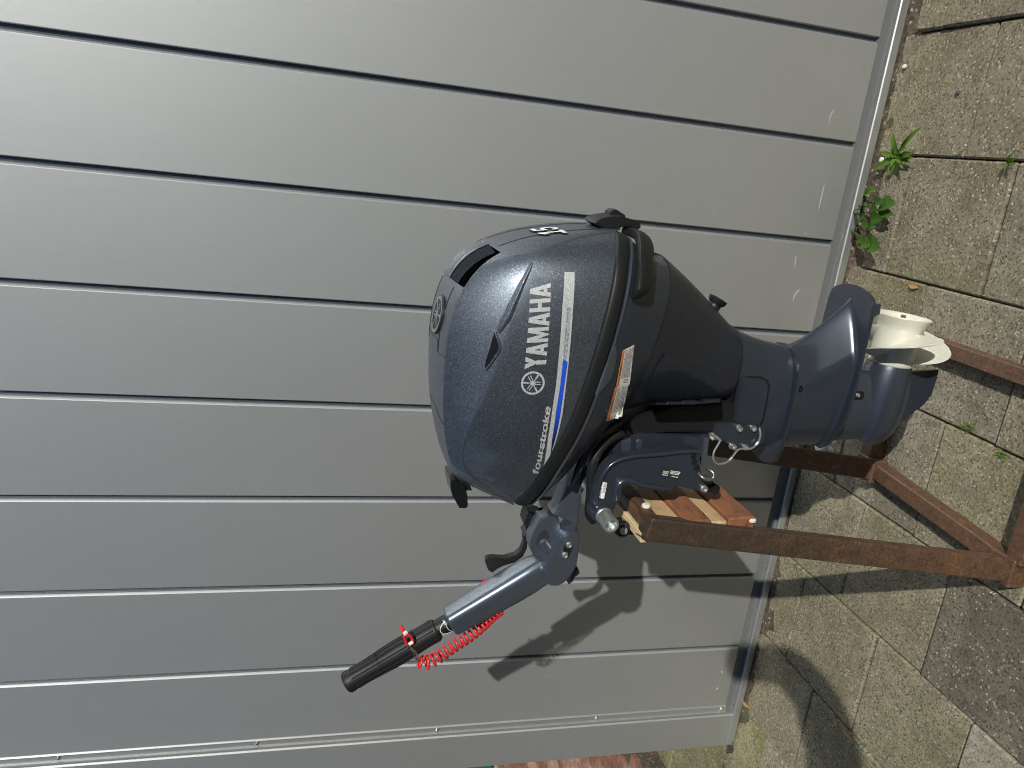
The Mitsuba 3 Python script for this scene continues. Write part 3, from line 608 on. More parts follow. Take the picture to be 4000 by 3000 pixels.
P = np.array([at(u, v, y=M - .03) for u, v in [(2530,985),(2560,1010),(2570,1035)]]); part(apron, 'rear_clip', prism(np.array([[p_[0], p_[2]] for p_ in ats([(2528,975),(2552,988),(2560,1012),(2572,1028),(2562,1036),(2528,1015)], M)]), M - .02, M + .02, .002), 'plastic_black')

# warning labels on the apron's shoulder
def cast(mesh, uv):
    """First point of the mesh on the line of sight through a photograph point."""
    d = ROT @ np.array([-(uv[1] - 1500) / FOCAL, 1.0, -(uv[0] - 2000) / FOCAL]); t_ = mesh.triangles
    e1, e2 = t_[:, 1] - t_[:, 0], t_[:, 2] - t_[:, 0]; h = np.cross(d, e2); a_ = (e1 * h).sum(1)
    with np.errstate(all='ignore'):
        f = 1 / a_; s_ = CAM - t_[:, 0]; u_ = f * (s_ * h).sum(1); q_ = np.cross(s_, e1); v_ = f * (q_ @ d); w_ = f * (e2 * q_).sum(1)
    ok = (np.abs(a_) > 1e-14) & (u_ >= -1e-6) & (v_ >= -1e-6) & (u_ + v_ <= 1 + 1e-6) & (w_ > 0)
    return CAM + d * w_[ok].min() if ok.any() else None
def sticker(parent, name, mesh, uvq, items, label, grid=7):
    """A thin printed label laid on the mesh; uvq: lower-left, lower-right, upper-right, upper-left as read."""
    uvq = np.array(uvq, float); g = np.linspace(0, 1, grid); P = np.zeros((grid, grid, 3))
    for i, a_ in enumerate(g):
        for j, b_ in enumerate(g):
            w = uvq[0] * (1 - a_) * (1 - b_) + uvq[1] * a_ * (1 - b_) + uvq[2] * a_ * b_ + uvq[3] * (1 - a_) * b_
            h_ = cast(mesh, w); P[i, j] = np.nan if h_ is None else h_
    from scipy.interpolate import RectBivariateSpline
    bad = np.isnan(P[..., 0])
    if bad.any():
        print(name, 'misses', bad.sum())
        for i, j in zip(*np.nonzero(bad)):
            w = uvq[0] * (1 - g[i]) * (1 - g[j]) + uvq[1] * g[i] * (1 - g[j]) + uvq[2] * g[i] * g[j] + uvq[3] * (1 - g[i]) * g[j]; P[i, j] = at(w[0], w[1], y=np.nanmedian(P[..., 1]))
    F = [RectBivariateSpline(g, g, gaussian_filter1d(gaussian_filter1d(P[..., k], .8, axis=0, mode='nearest'), .8, axis=1, mode='nearest') if False else P[..., k], kx=2, ky=2, s=2e-6) for k in range(3)]
    nrm = np.cross(P[-1, 0] - P[0, 0], P[0, -1] - P[0, 0]); nrm /= np.linalg.norm(nrm); nrm = nrm if nrm @ (CAM - P.mean((0, 1))) > 0 else -nrm
    def put(gm, h, step=0.15):
        m = poly_mesh(gm, step); u_, v_ = m.vertices[:, 0], m.vertices[:, 1]
        w = np.stack([f(u_, v_, grid=False) for f in F], -1) + nrm * h
        t = trimesh.Trimesh(w, m.faces, process=False); t.invert() if (t.face_normals @ nrm).mean() < 0 else None; return t
    k = part(parent, name, put(sbox(0, 0, 1, 1), .0016), items[0], smooth=False, label=label)
    for nm, gm, b_, h in items[1]: part(k, nm, put(gm, .0016 + h), b_, smooth=False)
    return k
def lines(x0, x1, y0, y1, n, seed, fill=.45):
    r = random.Random(seed); out = []
    for i in range(n):
        yy_ = y1 - (y1 - y0) * (i + .5) / n; x = x0; hh = (y1 - y0) / n * fill / 2; end = x1 - (r.random() * .25 * (x1 - x0) if i % 3 == 2 else 0)
        while x < end:
            w = r.uniform(.02, .07); out.append(sbox(x, yy_ - hh, min(x + w, end), yy_ + hh)); x += w + .012
    return unary_union(out)
def warn(w):
    t = word_poly('WARNING', 1.0); b = t.bounds; t = affinity.translate(affinity.scale(t, .30 / (b[2] - b[0]), .13, origin=(0, 0)), .33, .83)
    t = unary_union([t, Polygon([(.27, .83), (.315, .83), (.2925, .965)])])
    book = sbox(.07, .22, .15, .50).difference(sbox(.082, .26, .138, .46))
    return ['label_white', [('orange_strip', sbox(.01, .80, .99, .99), 'label_orange', .0003), ('print', unary_union([lines(.22, .97, .10, .76, 7, w), lines(.6, .95, .02, .09, 1, w + 1), book, sbox(.205, .1, .211, .78)]), 'print_black', .0005), ('heading', t, 'print_black', .0006)]]
shoulder = cat([loft(rows, caps=False), loft(ap)])
def cast_poly(mesh, uvs, lift, step=12.0):
    m = poly_mesh(Polygon(uvs), step); out = []
    for u, v in m.vertices[:, :2]:
        h_ = cast(mesh, (u, v)); h_ = at(u, v, y=M - .13) if h_ is None else h_
        d = h_ - CAM; out.append(h_ - d / np.linalg.norm(d) * lift)
    return trimesh.Trimesh(np.array(out), m.faces, process=False)
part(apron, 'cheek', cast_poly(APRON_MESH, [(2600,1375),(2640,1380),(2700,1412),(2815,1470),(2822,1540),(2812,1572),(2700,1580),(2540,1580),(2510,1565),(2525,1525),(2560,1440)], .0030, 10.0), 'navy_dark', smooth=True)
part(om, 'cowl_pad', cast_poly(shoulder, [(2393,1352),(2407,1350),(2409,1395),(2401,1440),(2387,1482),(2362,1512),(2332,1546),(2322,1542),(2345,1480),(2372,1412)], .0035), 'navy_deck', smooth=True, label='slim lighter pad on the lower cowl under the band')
sticker(om, 'warning_label', shoulder, [(2457,1500),(2475,1345),(2430,1368),(2404,1508)], warn(3), 'upper white warning label with an orange strip')
sticker(om, 'warning_label', shoulder, [(2427,1628),(2455,1498),(2402,1512),(2367,1644)], warn(5), 'lower white warning label with an orange strip')

# --- black latch lever round the rear port corner, and the rear hook over the band
j = [i for i in range(70, NU)]
base = outset(ringB, .004, .034)
path = base[62:NU][::-1]                                                  # from the rear middle to the port side
path = path[path[:, 0] > -.262]
path = np.vstack([path[:1] + np.array([0, .012, 0]), path])
t_ = np.linspace(0, 1, len(path)); nx = np.gradient(path, axis=0); nx /= np.linalg.norm(nx, axis=1, keepdims=True); out_ = np.stack([-nx[:, 1], nx[:, 0], 0 * t_], -1); out_ *= np.sign((out_ * (path - cen)).sum(1))[:, None]
rg = []
for p, o, t in zip(path, out_, t_):
    h = .031 * (1.0 - .22 * abs(t - .3)) * (min(1, (1 - t) / .12 + .35)); w = .017 * min(1, (1 - t) / .10 + .45); dn = np.array([-.14, 0, -.99])
    rg.append([p + o * a_ * w + dn * (b_ * h) for a_, b_ in ((0.05, 0), (.55, -.02), (.92, .10), (1.0, .28), (.96, .52), (.70, .86), (.45, 1.0), (0.0, .98))])
part(om, 'latch_lever', loft(rg), 'plastic_black', smooth=40, label='black latch lever at the rear corner under the cowl')
hk = ats([(2302,864),(2312,853),(2335,843),(2370,838),(2405,838),(2440,848),(2474,863),(2478,880),(2462,893),(2448,888),(2436,879),(2402,880),(2390,890),(2338,889)], M)
part(om, 'rear_hook', prism(hk, M - .034, M + .034, .006), 'plastic_black', smooth=40, label='black hook over the rear of the band')
hk2 = ats([(2380,845),(2384,828),(2398,818),(2412,820),(2442,840),(2443,852),(2400,856)], M)
part(om, 'hook_tongue', prism(hk2, M - .002, M + .03, .004), 'plastic_black', smooth=40)
# --- starter handle at the front
sh = ats([(1749,1850),(1768,1846),(1790,1858),(1806,1872),(1815,1913),(1816,1950),(1806,1956),(1783,1955),(1772,1936),(1757,1910),(1749,1874)], M + .012)
part(om, 'starter_handle', prism(sh, M - .022, M + .05, .004), 'gloss_black', smooth=40, label='black pull handle of the starter at the cowl front')
sr_ = ats([(1776,1880),(1796,1874),(1822,1880),(1840,1905),(1815,1905)], M); part(om, 'starter_socket', prism(sr_, M - .014, M + .03, .003), 'plastic_black', smooth=40)

# --- upper casing between apron and splash plate
cs = [superring(.690, -.405, -.272, .052, 2.4, y0=M), superring(.665, -.430, -.279, .050, 2.4, y0=M), superring(.63, -.475, -.290, .048, 2.3, y0=M), superring(.60, -.492, -.296, .047, 2.3, y0=M), superring(.575, -.505, -.300, .048, 2.3, y0=M), superring(.562, -.512, -.302, .051, 2.3, y0=M), superring(.556, -.515, -.302, .055, 2.3, y0=M)]
casing = part(om, 'leg_casing', loft(cs), 'navy_paint', smooth=35, label='dark blue upper casing of the leg')
cv = [(2888,1500),(2894,1484),(2920,1478),(2975,1482),(2993,1492),(2999,1510),(2992,1560),(2975,1640),(2962,1665),(2880,1655),(2868,1640)]
part(casing, 'side_cover', prism(ats(cv, M - .058), M - .066, M - .03, .011, steps=5), 'navy_paint', smooth=40, label='raised cover on the leg side')
cvo = Polygon(ats(cv, M - .05)[:, [0, 2]]).buffer(.005); part(casing, 'cover_gap', prism(np.array(cvo.exterior.coords), M - .050, M - .03, .001), 'void_black')
# lower mount: lump with four bolts at the front of the casing
lm = [(2790,1652),(2870,1648),(2968,1655),(2990,1680),(2985,1720),(2950,1755),(2905,1765),(2855,1745),(2830,1725),(2800,1715),(2782,1680)]
mount = part(om, 'lower_mount', prism(ats(lm, M - .055), M - .062, M + .05, .010, steps=4), 'navy_paint', smooth=40, label='dark blue lower mount with four bolts')
for u, v in ((2886,1673),(2940,1672),(2862,1743),(2908,1745)):
    p = at(u, v, y=M - .062); part(mount, 'bolt', bolt(p + np.array([0, .004, 0]), (0, -1, 0), .0056, .011), 'zinc', smooth=40)
P = spline(np.array([at(u, v, y=M - d) for u, v, d in [(2775,1690,.045),(2800,1715,.058),(2813,1717,.066),(2806,1735,.070),(2788,1768,.075),(2786,1790,.077),(2798,1810,.078),(2822,1812,.078),(2850,1798,.076),(2868,1775,.074),(2884,1757,.072),(2920,1755,.070),(2950,1742,.068),(2968,1712,.066),(2968,1680,.062),(2962,1662,.055)]]), 90)
part(om, 'earth_cable', tube(P, 0.0021, 8), 'cable_grey', smooth=40, label='thin grey cable looping out of the lower mount')
for i in (2, 44, 72):
    pp = P[[max(i * 1, 0), min(i + 2, 89)]]; part(om, 'cable_sleeve', tube(np.linspace(pp[0], pp[1] + (pp[1] - pp[0]) * .6, 4), .0032, 10), 'zinc')
p = at(2778,1690,y=M - .04); part(om, 'grease_nipple', lathe(p, at(2808,1716, y=M - .064), [(0, .007), (.008, .0075), (.009, .005), (.018, .0052), (.019, .0035), (.030, .003)], 12), 'zinc', smooth=40)

# --- splash plate, lower unit, anti-ventilation plate
def zprism(xy, z0, z1, bev):
    m = prism(np.array(xy), 0, z1 - z0, bev, steps=4); v = m.vertices.copy(); q = trimesh.Trimesh(np.stack([v[:, 0], v[:, 2], z0 + v[:, 1]], -1), m.faces, process=False); q.fix_normals(); return q
def sym(half): return [(x, M - d) for x, d in half] + [(x, M + d) for x, d in half[::-1]]
spl = sym([(-.298,.0),(-.303,.030),(-.318,.050),(-.345,.064),(-.40,.067),(-.46,.064),(-.50,.060),(-.527,.050),(-.541,.032),(-.546,.012)])
part(om, 'splash_plate', zprism(spl, .5505, .5590, .0035), 'navy_paint', smooth=40, label='splash plate between the leg halves')
def finring(z, xf, xr, hw, sharp, k=56):
    t = np.linspace(0, 2 * np.pi, k, endpoint=False); u_ = (1 + np.cos(t)) / 2
    ell = np.sqrt(np.clip(4 * u_ * (1 - u_), 0, 1)); fin = np.sqrt(np.clip(1 - (1 - np.clip(u_ / .62, 0, 1)) ** 2, 0, 1)) * np.clip((1 - u_) / .34, 0, 1) ** .75
    f = ell * (1 - sharp) + fin * sharp; return np.stack([xf + (xr - xf) * u_, M + hw * f * np.sign(np.sin(t) + 1e-12), 0 * t + z], -1)
lu = [finring(.552, -.518, -.3015, .050, 0), finring(.540, -.517, -.297, .0475, .15), finring(.520, -.515, -.284, .0475, .5), finring(.500, -.513, -.266, .0500, .9), finring(.480, -.511, -.248, .0525, 1), finring(.460, -.509, -.229, .0550, 1), finring(.446, -.508, -.214, .0570, 1), finring(.4405, -.508, -.207, .0580, 1), finring(.4375, -.508, -.202, .0605, 1), finring(.4350, -.508, -.197, .0650, 1), finring(.4345, -.508, -.196, .0655, 1)]
lower = part(om, 'lower_unit', loft(lu), 'navy_paint', smooth=30, label='dark blue lower unit above the plate')
avp = sym([(-.172,.0),(-.1735,.020),(-.178,.040),(-.185,.057),(-.193,.065),(-.210,.0695),(-.30,.073),(-.36,.0745),(-.43,.0695),(-.475,.052),(-.500,.032),(-.513,.012)])
part(om, 'plate', zprism(avp, .4275, .4355, .0036), 'navy_paint', smooth=40, label='broad flat plate over the propeller')
p = at(3123,1515,y=M - .047); part(lower, 'side_bolt', bolt(p + np.array([0, .006, 0]), (0, -1, 0.2), .006, .012), 'gloss_black')
tt = ats([(3360,1195),(3437,1188),(3433,1225),(3380,1250),(3360,1250)], M); part(om, 'trim_tab', prism(tt, M - .004, M + .004, .0015), 'navy_paint', label='small trim tab under the plate')
lg = [superring(.429, -.507, -.330, .026, 1.7, y0=M), superring(.41, -.503, -.336, .0235, 1.7, y0=M), superring(.385, -.499, -.341, .0235, 1.7, y0=M), superring(.36, -.496, -.344, .027, 1.75, y0=M), superring(.34, -.494, -.345, .034, 1.8, y0=M), superring(.315, -.49, -.34, .03, 1.8, y0=M)]
leg = part(om, 'gearcase_leg', loft(lg), 'navy_gear', smooth=40)
part(om, 'gearcase', cat([lathe((-.506, M, .310), (-.33, M, .3055), [(0, .0), (.002, .010), (.008, .021), (.02, .033), (.04, .0435), (.065, .049), (.095, .0515), (.125, .0515), (.15, .049), (.170, .0455), (.180, .0425)], 40)]), 'navy_gear', smooth=40, label='bullet shaped gearcase at the foot of the leg')
wi = ats([(3293,1530),(3372,1531),(3367,1556),(3288,1552)], M - .0255); part(leg, 'water_inlet', prism(wi, M - .0300, M - .015, .001), 'void_black', label='dark water inlet slot')
p = at(3350,1543,y=M - .030); part(leg, 'inlet_screw', bolt(p, (0, -1, 0), .0035, .004), 'zinc')
sk = np.vstack([[[-.345,.0,.272]], ats([(3560,1450),(3600,1447),(3664,1443),(3656,1478),(3637,1538),(3608,1577),(3560,1612),(3500,1650),(3455,1685)], M), [[-.48,.0,.300]]])
m = prism(sk, M - .0065, M + .0065, .0025, steps=3); v = m.vertices; v[:, 1] = M + (v[:, 1] - M) * np.clip((v[:, 2] - .10) / .16, .35, 1.2); m.vertices = v
part(om, 'skeg', m, 'navy_paint', smooth=40, label='pointed skeg below the gearcase')

# --- propeller
HA, HB = np.array([-.3285, M, .3058]), np.array([-.225, M, .3015])
ax = (HB - HA) / np.linalg.norm(HB - HA); HL = np.linalg.norm(HB - HA)
prop = thing_key = part(om, 'propeller', lathe(HA, HB, [(0, .030), (.001, .0405), (.004, .0428), (.012, .0435), (.055, .0440), (.074, .0440), (.082, .0455), (.090, .0490), (.097, .0525), (HL - .002, .0543), (HL, .0538), (HL - .002, .0505), (.090, .0445), (.080, .040), (.074, .036), (.073, 0)], 56), 'cream_paint', smooth=30, label='glossy cream white three bladed propeller')
e1 = np.cross(ax, [0, 0, 1]); e1 /= np.linalg.norm(e1); e2 = np.cross(e1, ax)
def blade(phi0, hand):
    us, rs = np.linspace(-1, 1, 25), np.linspace(0, 1, 22); R_, r0, pit = .1185, .040, .215; top, bot = [], []
    for s_ in rs:
        r = r0 + (R_ - r0) * s_; half = math.radians(52) * (1 - .10 * s_) * math.sqrt(max(0, 1 - max(0, (s_ - .35) / .65) ** 2.6)) + 1e-3; skew = math.radians(5 - 15 * s_ ** 1.6)
        ra, rb = [], []
        for u_ in us:
            ph = skew + half * u_; axial = -pit * ph / (2 * math.pi) * (1.0 - .10 * s_) + .046 + .010 * s_
            th = (.0042 * (1 - s_) + .0014) * math.sqrt(max(0, 1 - u_ * u_)) + .00015
            c_ = HA + ax * axial + (e1 * math.cos(phi0 + ph) + e2 * math.sin(phi0 + ph)) * r
            ra.append(c_ + ax * th); rb.append(c_ - ax * th)
        top.append(ra); bot.append(rb)
    rings = [np.vstack([a_, b_[::-1]]) for a_, b_ in zip(top, bot)]; return loft(rings)
for i in range(3): part(prop, 'blade', blade(math.radians(PROP0 := 33) + i * 2 * math.pi / 3, 1), 'cream_paint', smooth=40)
part(prop, 'shaft_nut', lathe(HA + ax * .070, HA + ax * .2, [(0, .013), (.008, .013), (.008, .010), (.020, .010), (.020, .0055), (.034, .0055), (.035, 0)], 6), 'brass', smooth=False)
part(prop, 'cotter_pin', tube([HA + ax * .094 + np.array([0, -.016, .002]), HA + ax * .095, HA + ax * .093 + np.array([0, .012, .004])], .0016, 6), 'zinc')
part(prop, 'hub_washer', lathe(HA - ax * .006, HA, [(0, .036), (.0015, .0405), (.006, .0405), (.0062, 0)], 36), 'void_black', smooth=40)

# --- swivel bracket and clamp brackets
sw = [(2440,1704),(2500,1693),(2600,1698),(2765,1707),(2761,1744),(2750,1806),(2735,1812),(2700,1815),(2560,1810),(2450,1815),(2400,1800),(2395,1760),(2415,1725)]
swv = part(om, 'swivel_bracket', prism(ats(sw, M - .058), M - .060, M + .060, .005), 'navy_paint', smooth=40, label='dark blue swivel bracket between clamp and leg')
sq = ats([(2470,1690),(2530,1655),(2600,1648),(2745,1646),(2766,1704),(2600,1697)], M - .03)
part(swv, 'rear_rib', prism(sq, M - .040, M + .040, .006), 'navy_paint', smooth=40)
for c in ([(2428,1722),(2462,1712),(2466,1722),(2460,1762),(2428,1766)], [(2484,1722),(2494,1714),(2508,1716),(2511,1726),(2506,1752),(2494,1756),(2486,1750)]):
    part(swv, 'pocket', prism(ats(c, M - .060), M - .0625, M - .05, .003), 'blue_silver', smooth=40)
part(swv, 'anode_bar', prism(ats([(2743,1706),(2765,1707),(2760,1745),(2755,1790),(2740,1812),(2730,1808),(2738,1760)], M - .066), M - .074, M - .056, .003), 'blue_silver', smooth=40)
cb = [(2677,1757),(2729,1757),(2737,1785),(2740,1805),(2736,1822),(2744,1845),(2742,1862),(2753,1880),(2760,1903),(2750,1924),(2733,1922),(2690,1911),(2657,1902),(2640,1904),(2634,1912),(2620,1927),(2580,1918),(2492,1905),(2471,1894),(2449,1888),(2430,1896),(2420,1915),(2417,1953),(2404,1990),(2385,2008),(2350,2028),(2326,2020),(2317,1999),(2321,1962),(2328,1916),(2340,1874),(2357,1840),(2387,1807),(2430,1787),(2540,1772)]
PY = M - .105
port = part(om, 'clamp_bracket', prism(ats(cb, PY), PY, PY + .030, .007, steps=4), 'navy_paint', smooth=40, label='dark blue near clamp bracket hooked over the board')
cin = Polygon(ats(cb, PY)[:, [0, 2]]).buffer(-.011)
star = Polygon(ats(cb, PY)[:, [0, 2]]); part(om, 'clamp_bracket', prism(np.array(star.exterior.coords), M + .075, M + .105, .006), 'navy_paint', smooth=40, label='far clamp bracket')
# raised rims on the bracket
P = ats([(2729,1764),(2677,1764),(2560,1776),(2432,1793),(2392,1812),(2364,1842),(2347,1876),(2336,1918),(2329,1962)], PY - .0015)
part(port, 'rim', tube(spline(P, 60), .0042, 10), 'navy_paint', smooth=40)
P = ats([(2412,1950),(2411,1912),(2418,1893),(2434,1880),(2452,1877),(2474,1883),(2500,1894),(2560,1904),(2600,1910)], PY - .003)
part(port, 'rim', tube(spline(P, 60), np.linspace(.009, .0035, 60), 12), 'navy_paint', smooth=40)
for u, v in ((2709,1784), (2713,1805), (2722,1827)):
    p = at(u, v, y=PY); part(port, 'pin_hole', lathe(p + np.array([0, .002, 0]), p + np.array([0, -1, 0]), [(0, .0062), (.0026, .0062), (.0028, 0)], 16), 'void_black', smooth=False)
p0 = at(2730,1850,y=PY - .004); P = spline(np.array([p0, at(2745,1866,y=PY - .014), at(2765,1874,y=PY - .017), at(2784,1868,y=PY - .016), at(2788,1852,y=PY - .014), at(2775,1838,y=PY - .008), at(2764,1830,y=PY)]), 40)
part(om, 'tilt_pin', tube(P, .0037, 10), 'pin_steel', smooth=40, label='bent steel tilt pin at the bracket foot')
p = at(2748,1908,y=PY); part(port, 'foot_bolt', bolt(p, (0.1, -1, 0), .0055, .008), 'zinc')
p = at(2776,1900,y=M - .07); part(om, 'pin_boss', lathe(p + np.array([0, .03, 0]), p + np.array([0, -.02, 0]), [(0, .012), (.045, .012), (.05, .009)], 16), 'gloss_black', smooth=40)
# stickers on it
brk = prism(ats(cb, PY), PY, PY + .030, .007, steps=4)
ce = word_poly('CE', 1.0); bb = ce.bounds; ce = affinity.translate(affinity.scale(ce, .17 / (bb[2] - bb[0]), .30, origin=(0, 0)), .06, .42)
sticker(port, 'approval_label', brk, [(2577,1858),(2655,1870),(2661,1838),(2587,1828)], ['print_black', [('print', unary_union([ce, sbox(.25, .44, .34, .72).difference(sbox(.27, .50, .32, .66)), lines(.06, .36, .14, .30, 1, 4, .7), lines(.44, .95, .42, .9, 3, 8, .6), lines(.55, .88, .10, .24, 1, 2, .7)]), 'label_white', .0004)]], 'small black approval label with white print', 3)
sticker(port, 'serial_label', brk, [(2332,1942),(2345,1878),(2371,1885),(2358,1947)], ['label_white', [('print', unary_union([lines(.03, .62, .08, .45, 4, 12, .5), lines(.35, .97, .55, .93, 3, 15, .5), sbox(.10, .16, .30, .40).difference(sbox(.125, .20, .275, .36))]), 'print_black', .0004)]], 'white serial label with fine black print', 3)
# the tilt tube's end and the dark clamp screw
c0 = at(2350, 2002, y=PY + .004); dv = np.array([0.0, -1.0, 0.0])
part(port, 'tube_boss', lathe(c0 - dv * .025, c0 + dv, [(0, .0205), (.026, .0205), (.031, .0192), (.036, .0192), (.0375, .0165)], 32), 'navy_paint', smooth=35)
part(om, 'tilt_tube', lathe(c0 - dv * .225, c0 + dv, [(0, .0165), (.020, .0165), (.021, .019), (.19, .019), (.192, .016), (.241, .016), (.242, .0150), (.275, .0150), (.2768, .0138), (.2768, .0105), (.265, .0100), (.2645, 0)], 28), 'zinc', smooth=35, label='bare steel tube end sticking out of the near bracket')
p = at(2418, 2052, y=M - .05); q = at(2436, 2072, y=M - .09)
part(om, 'clamp_screw', lathe(p, q, [(0, .0165), (.030, .0165), (.034, .0140), (.036, .0090), (.044, .0085), (.048, .006), (.049, 0)], 24), 'gloss_black', smooth=35, label='black clamp screw end under the board')
part(om, 'screw_tip', lathe(q - (q - p) * .1, q + (q - p), [(0, .007), (.010, .007), (.014, .005), (.015, 0)], 16), 'zinc', smooth=35)
part(om, 'screw_arm', rail(at(2440, 2062, y=M - .045), at(2540, 2062, y=M - .045), .018, .024, .003), 'gloss_black')
# filler body, black for the shade between leg, bracket and cowl; then hoses
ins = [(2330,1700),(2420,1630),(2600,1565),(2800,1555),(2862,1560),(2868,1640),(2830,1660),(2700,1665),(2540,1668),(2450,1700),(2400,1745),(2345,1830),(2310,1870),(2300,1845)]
part(om, 'dark_gap_filler', prism(ats(ins, M - .02), M - .055, M + .055, .008), 'void_black', smooth=40, label='black filler body for the shaded gap between leg, bracket and cowl')
P = spline(np.array([at(u, v, y=M - d) for u, v, d in [(2450,1690,.052),(2400,1705,.062),(2350,1745,.070),(2322,1795,.074),(2310,1860,.074),(2308,1930,.07),(2302,1990,.06),(2318,2030,.045)]]), 50)
part(om, 'black_hose', tube(P, .0095, 14), 'rubber_black', smooth=40, label='black hose curving behind the clamp bracket')
P = spline(np.array([at(u, v, y=M - d) for u, v, d in [(2420,1650,.06),(2350,1700,.075),(2300,1755,.080),(2262,1830,.075),(2235,1900,.06)]]), 50)
part(om, 'black_hose', tube(P, .008, 14), 'gloss_black', smooth=40)

# --- steering arm and tiller
TY = M - .012
arm = [(2236,1872),(2262,1845),(2293,1821),(2301,1828),(2308,1842),(2298,1856),(2278,1880),(2271,1910),(2266,1980),(2260,2052),(2240,2046),(2192,2024),(2168,2018),(2160,2010),(2174,1992),(2194,1950),(2210,1912)]
part(om, 'steering_arm', prism(ats(arm, TY - .026), TY - .030, TY + .020, .010, steps=5), 'blue_silver', smooth=40, label='light blue steering arm rising to the cowl')
yk = [(2160,2014),(2185,2028),(2188,2062),(2180,2100),(2150,2150),(2128,2215),(2112,2200),(2085,2172),(2072,2140),(2071,2108),(2095,2052),(2112,2024),(2135,2016)]
part(om, 'tiller_yoke', prism(ats(yk, TY - .014), TY - .018, TY + .022, .006, steps=4), 'blue_silver', smooth=40, label='blue yoke plate at the root of the tiller')
part(om, 'yoke_notch_shade', prism(ats([(2125,2064),(2113,2076),(2098,2102),(2091,2130),(2112,2122),(2146,2101),(2140,2078)], TY - .018), TY - .0195, TY - .01, .001), 'navy_gear', smooth=False)  # thin plate on the yoke, coloured darker for the shade inside the notch
q = at(2112,2105,y=TY - .012); part(om, 'yoke_pin', lathe(q, q + (at(2150,2150,y=TY - .012) - q) * 1.0, [(0, .010), (.004, .0125), (.03, .0125)], 18), 'blue_silver', smooth=40)
hb = [(2192,2090),(2212,2074),(2240,2068),(2262,2074),(2267,2104),(2260,2177),(2253,2213),(2230,2252),(2205,2278),(2180,2291),(2150,2290),(2130,2276),(2119,2245),(2118,2228),(2131,2205),(2160,2150),(2178,2110)]
hinge = part(om, 'tiller_hinge', prism(ats(hb, TY - .036), TY - .040, TY + .034, .011, steps=5), 'blue_silver', smooth=40, label='blue hinge cheek of the tiller with two bolts')
part(hinge, 'hinge_barrel', lathe(at(2222,2040,y=TY - .024), at(2222,2040,y=TY - .024) + (at(2226,2085,y=TY - .024) - at(2222,2040,y=TY - .024)) * 2, [(0, .0155), (.010, .0155), (.014, .0135), (.020, .0135), (.022, .0155), (.03, .0155)], 24), 'blue_silver', smooth=40)
slot = [(2215,2112),(2226,2114),(2238,2122),(2236,2140),(2224,2170),(2216,2182),(2200,2184),(2192,2170),(2198,2152),(2208,2124)]
part(hinge, 'bolt_pocket', prism(ats(slot, TY - .040), TY - .0408, TY - .03, .0005), 'void_black', smooth=False)
for u, v in ((2222,2127), (2206,2167)):
    p = at(u, v, y=TY - .041); part(hinge, 'bolt', bolt(p, (0, -1, .0), .0052, .006), 'zinc', smooth=40)
sp = [(2252,2210),(2258,2222),(2258,2232),(2240,2246),(2232,2262),(2216,2274),(2226,2250),(2240,2226)]
part(hinge, 'stop_block', prism(ats(sp, TY - .01), TY - .02, TY + .02, .002), 'plastic_black')
A_, B_ = at(2110,2222,y=TY), at(1757,2428,y=TY); td = (B_ - A_) / np.linalg.norm(B_ - A_); TL = np.linalg.norm(B_ - A_)
ts_ = np.cross(td, [0, 1, 0]); ts_ /= np.linalg.norm(ts_); ty_ = np.array([0, 1, 0]) - td * td[1]; ty_ /= np.linalg.norm(ty_)
def tring(s, rx_, ry_, off=0.0, n=3.3, k=64):
    t = np.linspace(0, 2 * np.pi, k, endpoint=False); c_, s_ = np.cos(t), np.sin(t); c_, s_ = np.sign(c_) * np.abs(c_) ** (2 / n), np.sign(s_) * np.abs(s_) ** (2 / n)
    return A_ + td * s + (ts_ * (off + rx_ * c_[:, None]) + ty_ * ry_ * s_[:, None])
tl = [tring(-.055, .012, .016), tring(-.05, .020, .018, n=2.2), tring(-.03, .0255, .022, n=2.2), tring(.0, .0300, .027), tring(.03, .0315, .030), tring(.07, .0312, .0305), tring(TL * .6, .0295, .0295), tring(TL - .006, .0265, .0265), tring(TL - .002, .0256, .0258), tring(TL, .0240, .0240)]
tiller = part(om, 'tiller', loft(tl), 'blue_silver', smooth=40, label='shiny blue tiller arm slanting up')
G0 = B_ + td * .001
# near end of the grip lies a little towards the viewer
G1 = at(1352,2668,y=TY - .006); gd = (G1 - G0) / np.linalg.norm(G1 - G0); GL = np.linalg.norm(G1 - G0)
part(tiller, 'throttle_neck', lathe(G0, G1, [(0, .0165), (.004, .0178), (.026, .0180), (.034, .0165)], 32), 'plastic_black', smooth=40, label='black neck with white throttle marks')
g0 = .0262
grip = part(tiller, 'grip', lathe(G0, G1, [(g0, .017), (g0 + .001, .0205), (g0 + .004, .0222), (g0 + .035, .0224), (g0 + .0595, .0226), (g0 + .0602, .0208), (g0 + .0625, .0208), (g0 + .0632, .0226), (g0 + .085, .0236), (g0 + .110, .0228), (g0 + .1245, .0217), (g0 + .1252, .0200), (g0 + .1275, .0200), (g0 + .1282, .0217), (g0 + .145, .0208), (GL - .016, .0203), (GL - .012, .0216), (GL - .003, .0214), (GL, .0195), (GL + .0008, .017), (GL + .001, 0)], 48), 'rubber_black', smooth=35, label='black rubber twist grip')
gs = np.cross(gd, [0, 1, 0]); gs /= np.linalg.norm(gs); gy = np.cross(gs, gd)
for a_ in np.linspace(0, 2 * np.pi, 14, endpoint=False):
    q = [G0 + gd * s_ + (gs * math.cos(a_) + gy * math.sin(a_)) * r_ for s_, r_ in ((g0 + .006, .0222), (g0 + .058, .0226), (g0 + .085, .0236), (g0 + .110, .0228), (g0 + .145, .0208), (GL - .018, .0203))]
    part(grip, 'rib', tube(spline(np.array(q), 14), .0017, 6), 'rubber_black')
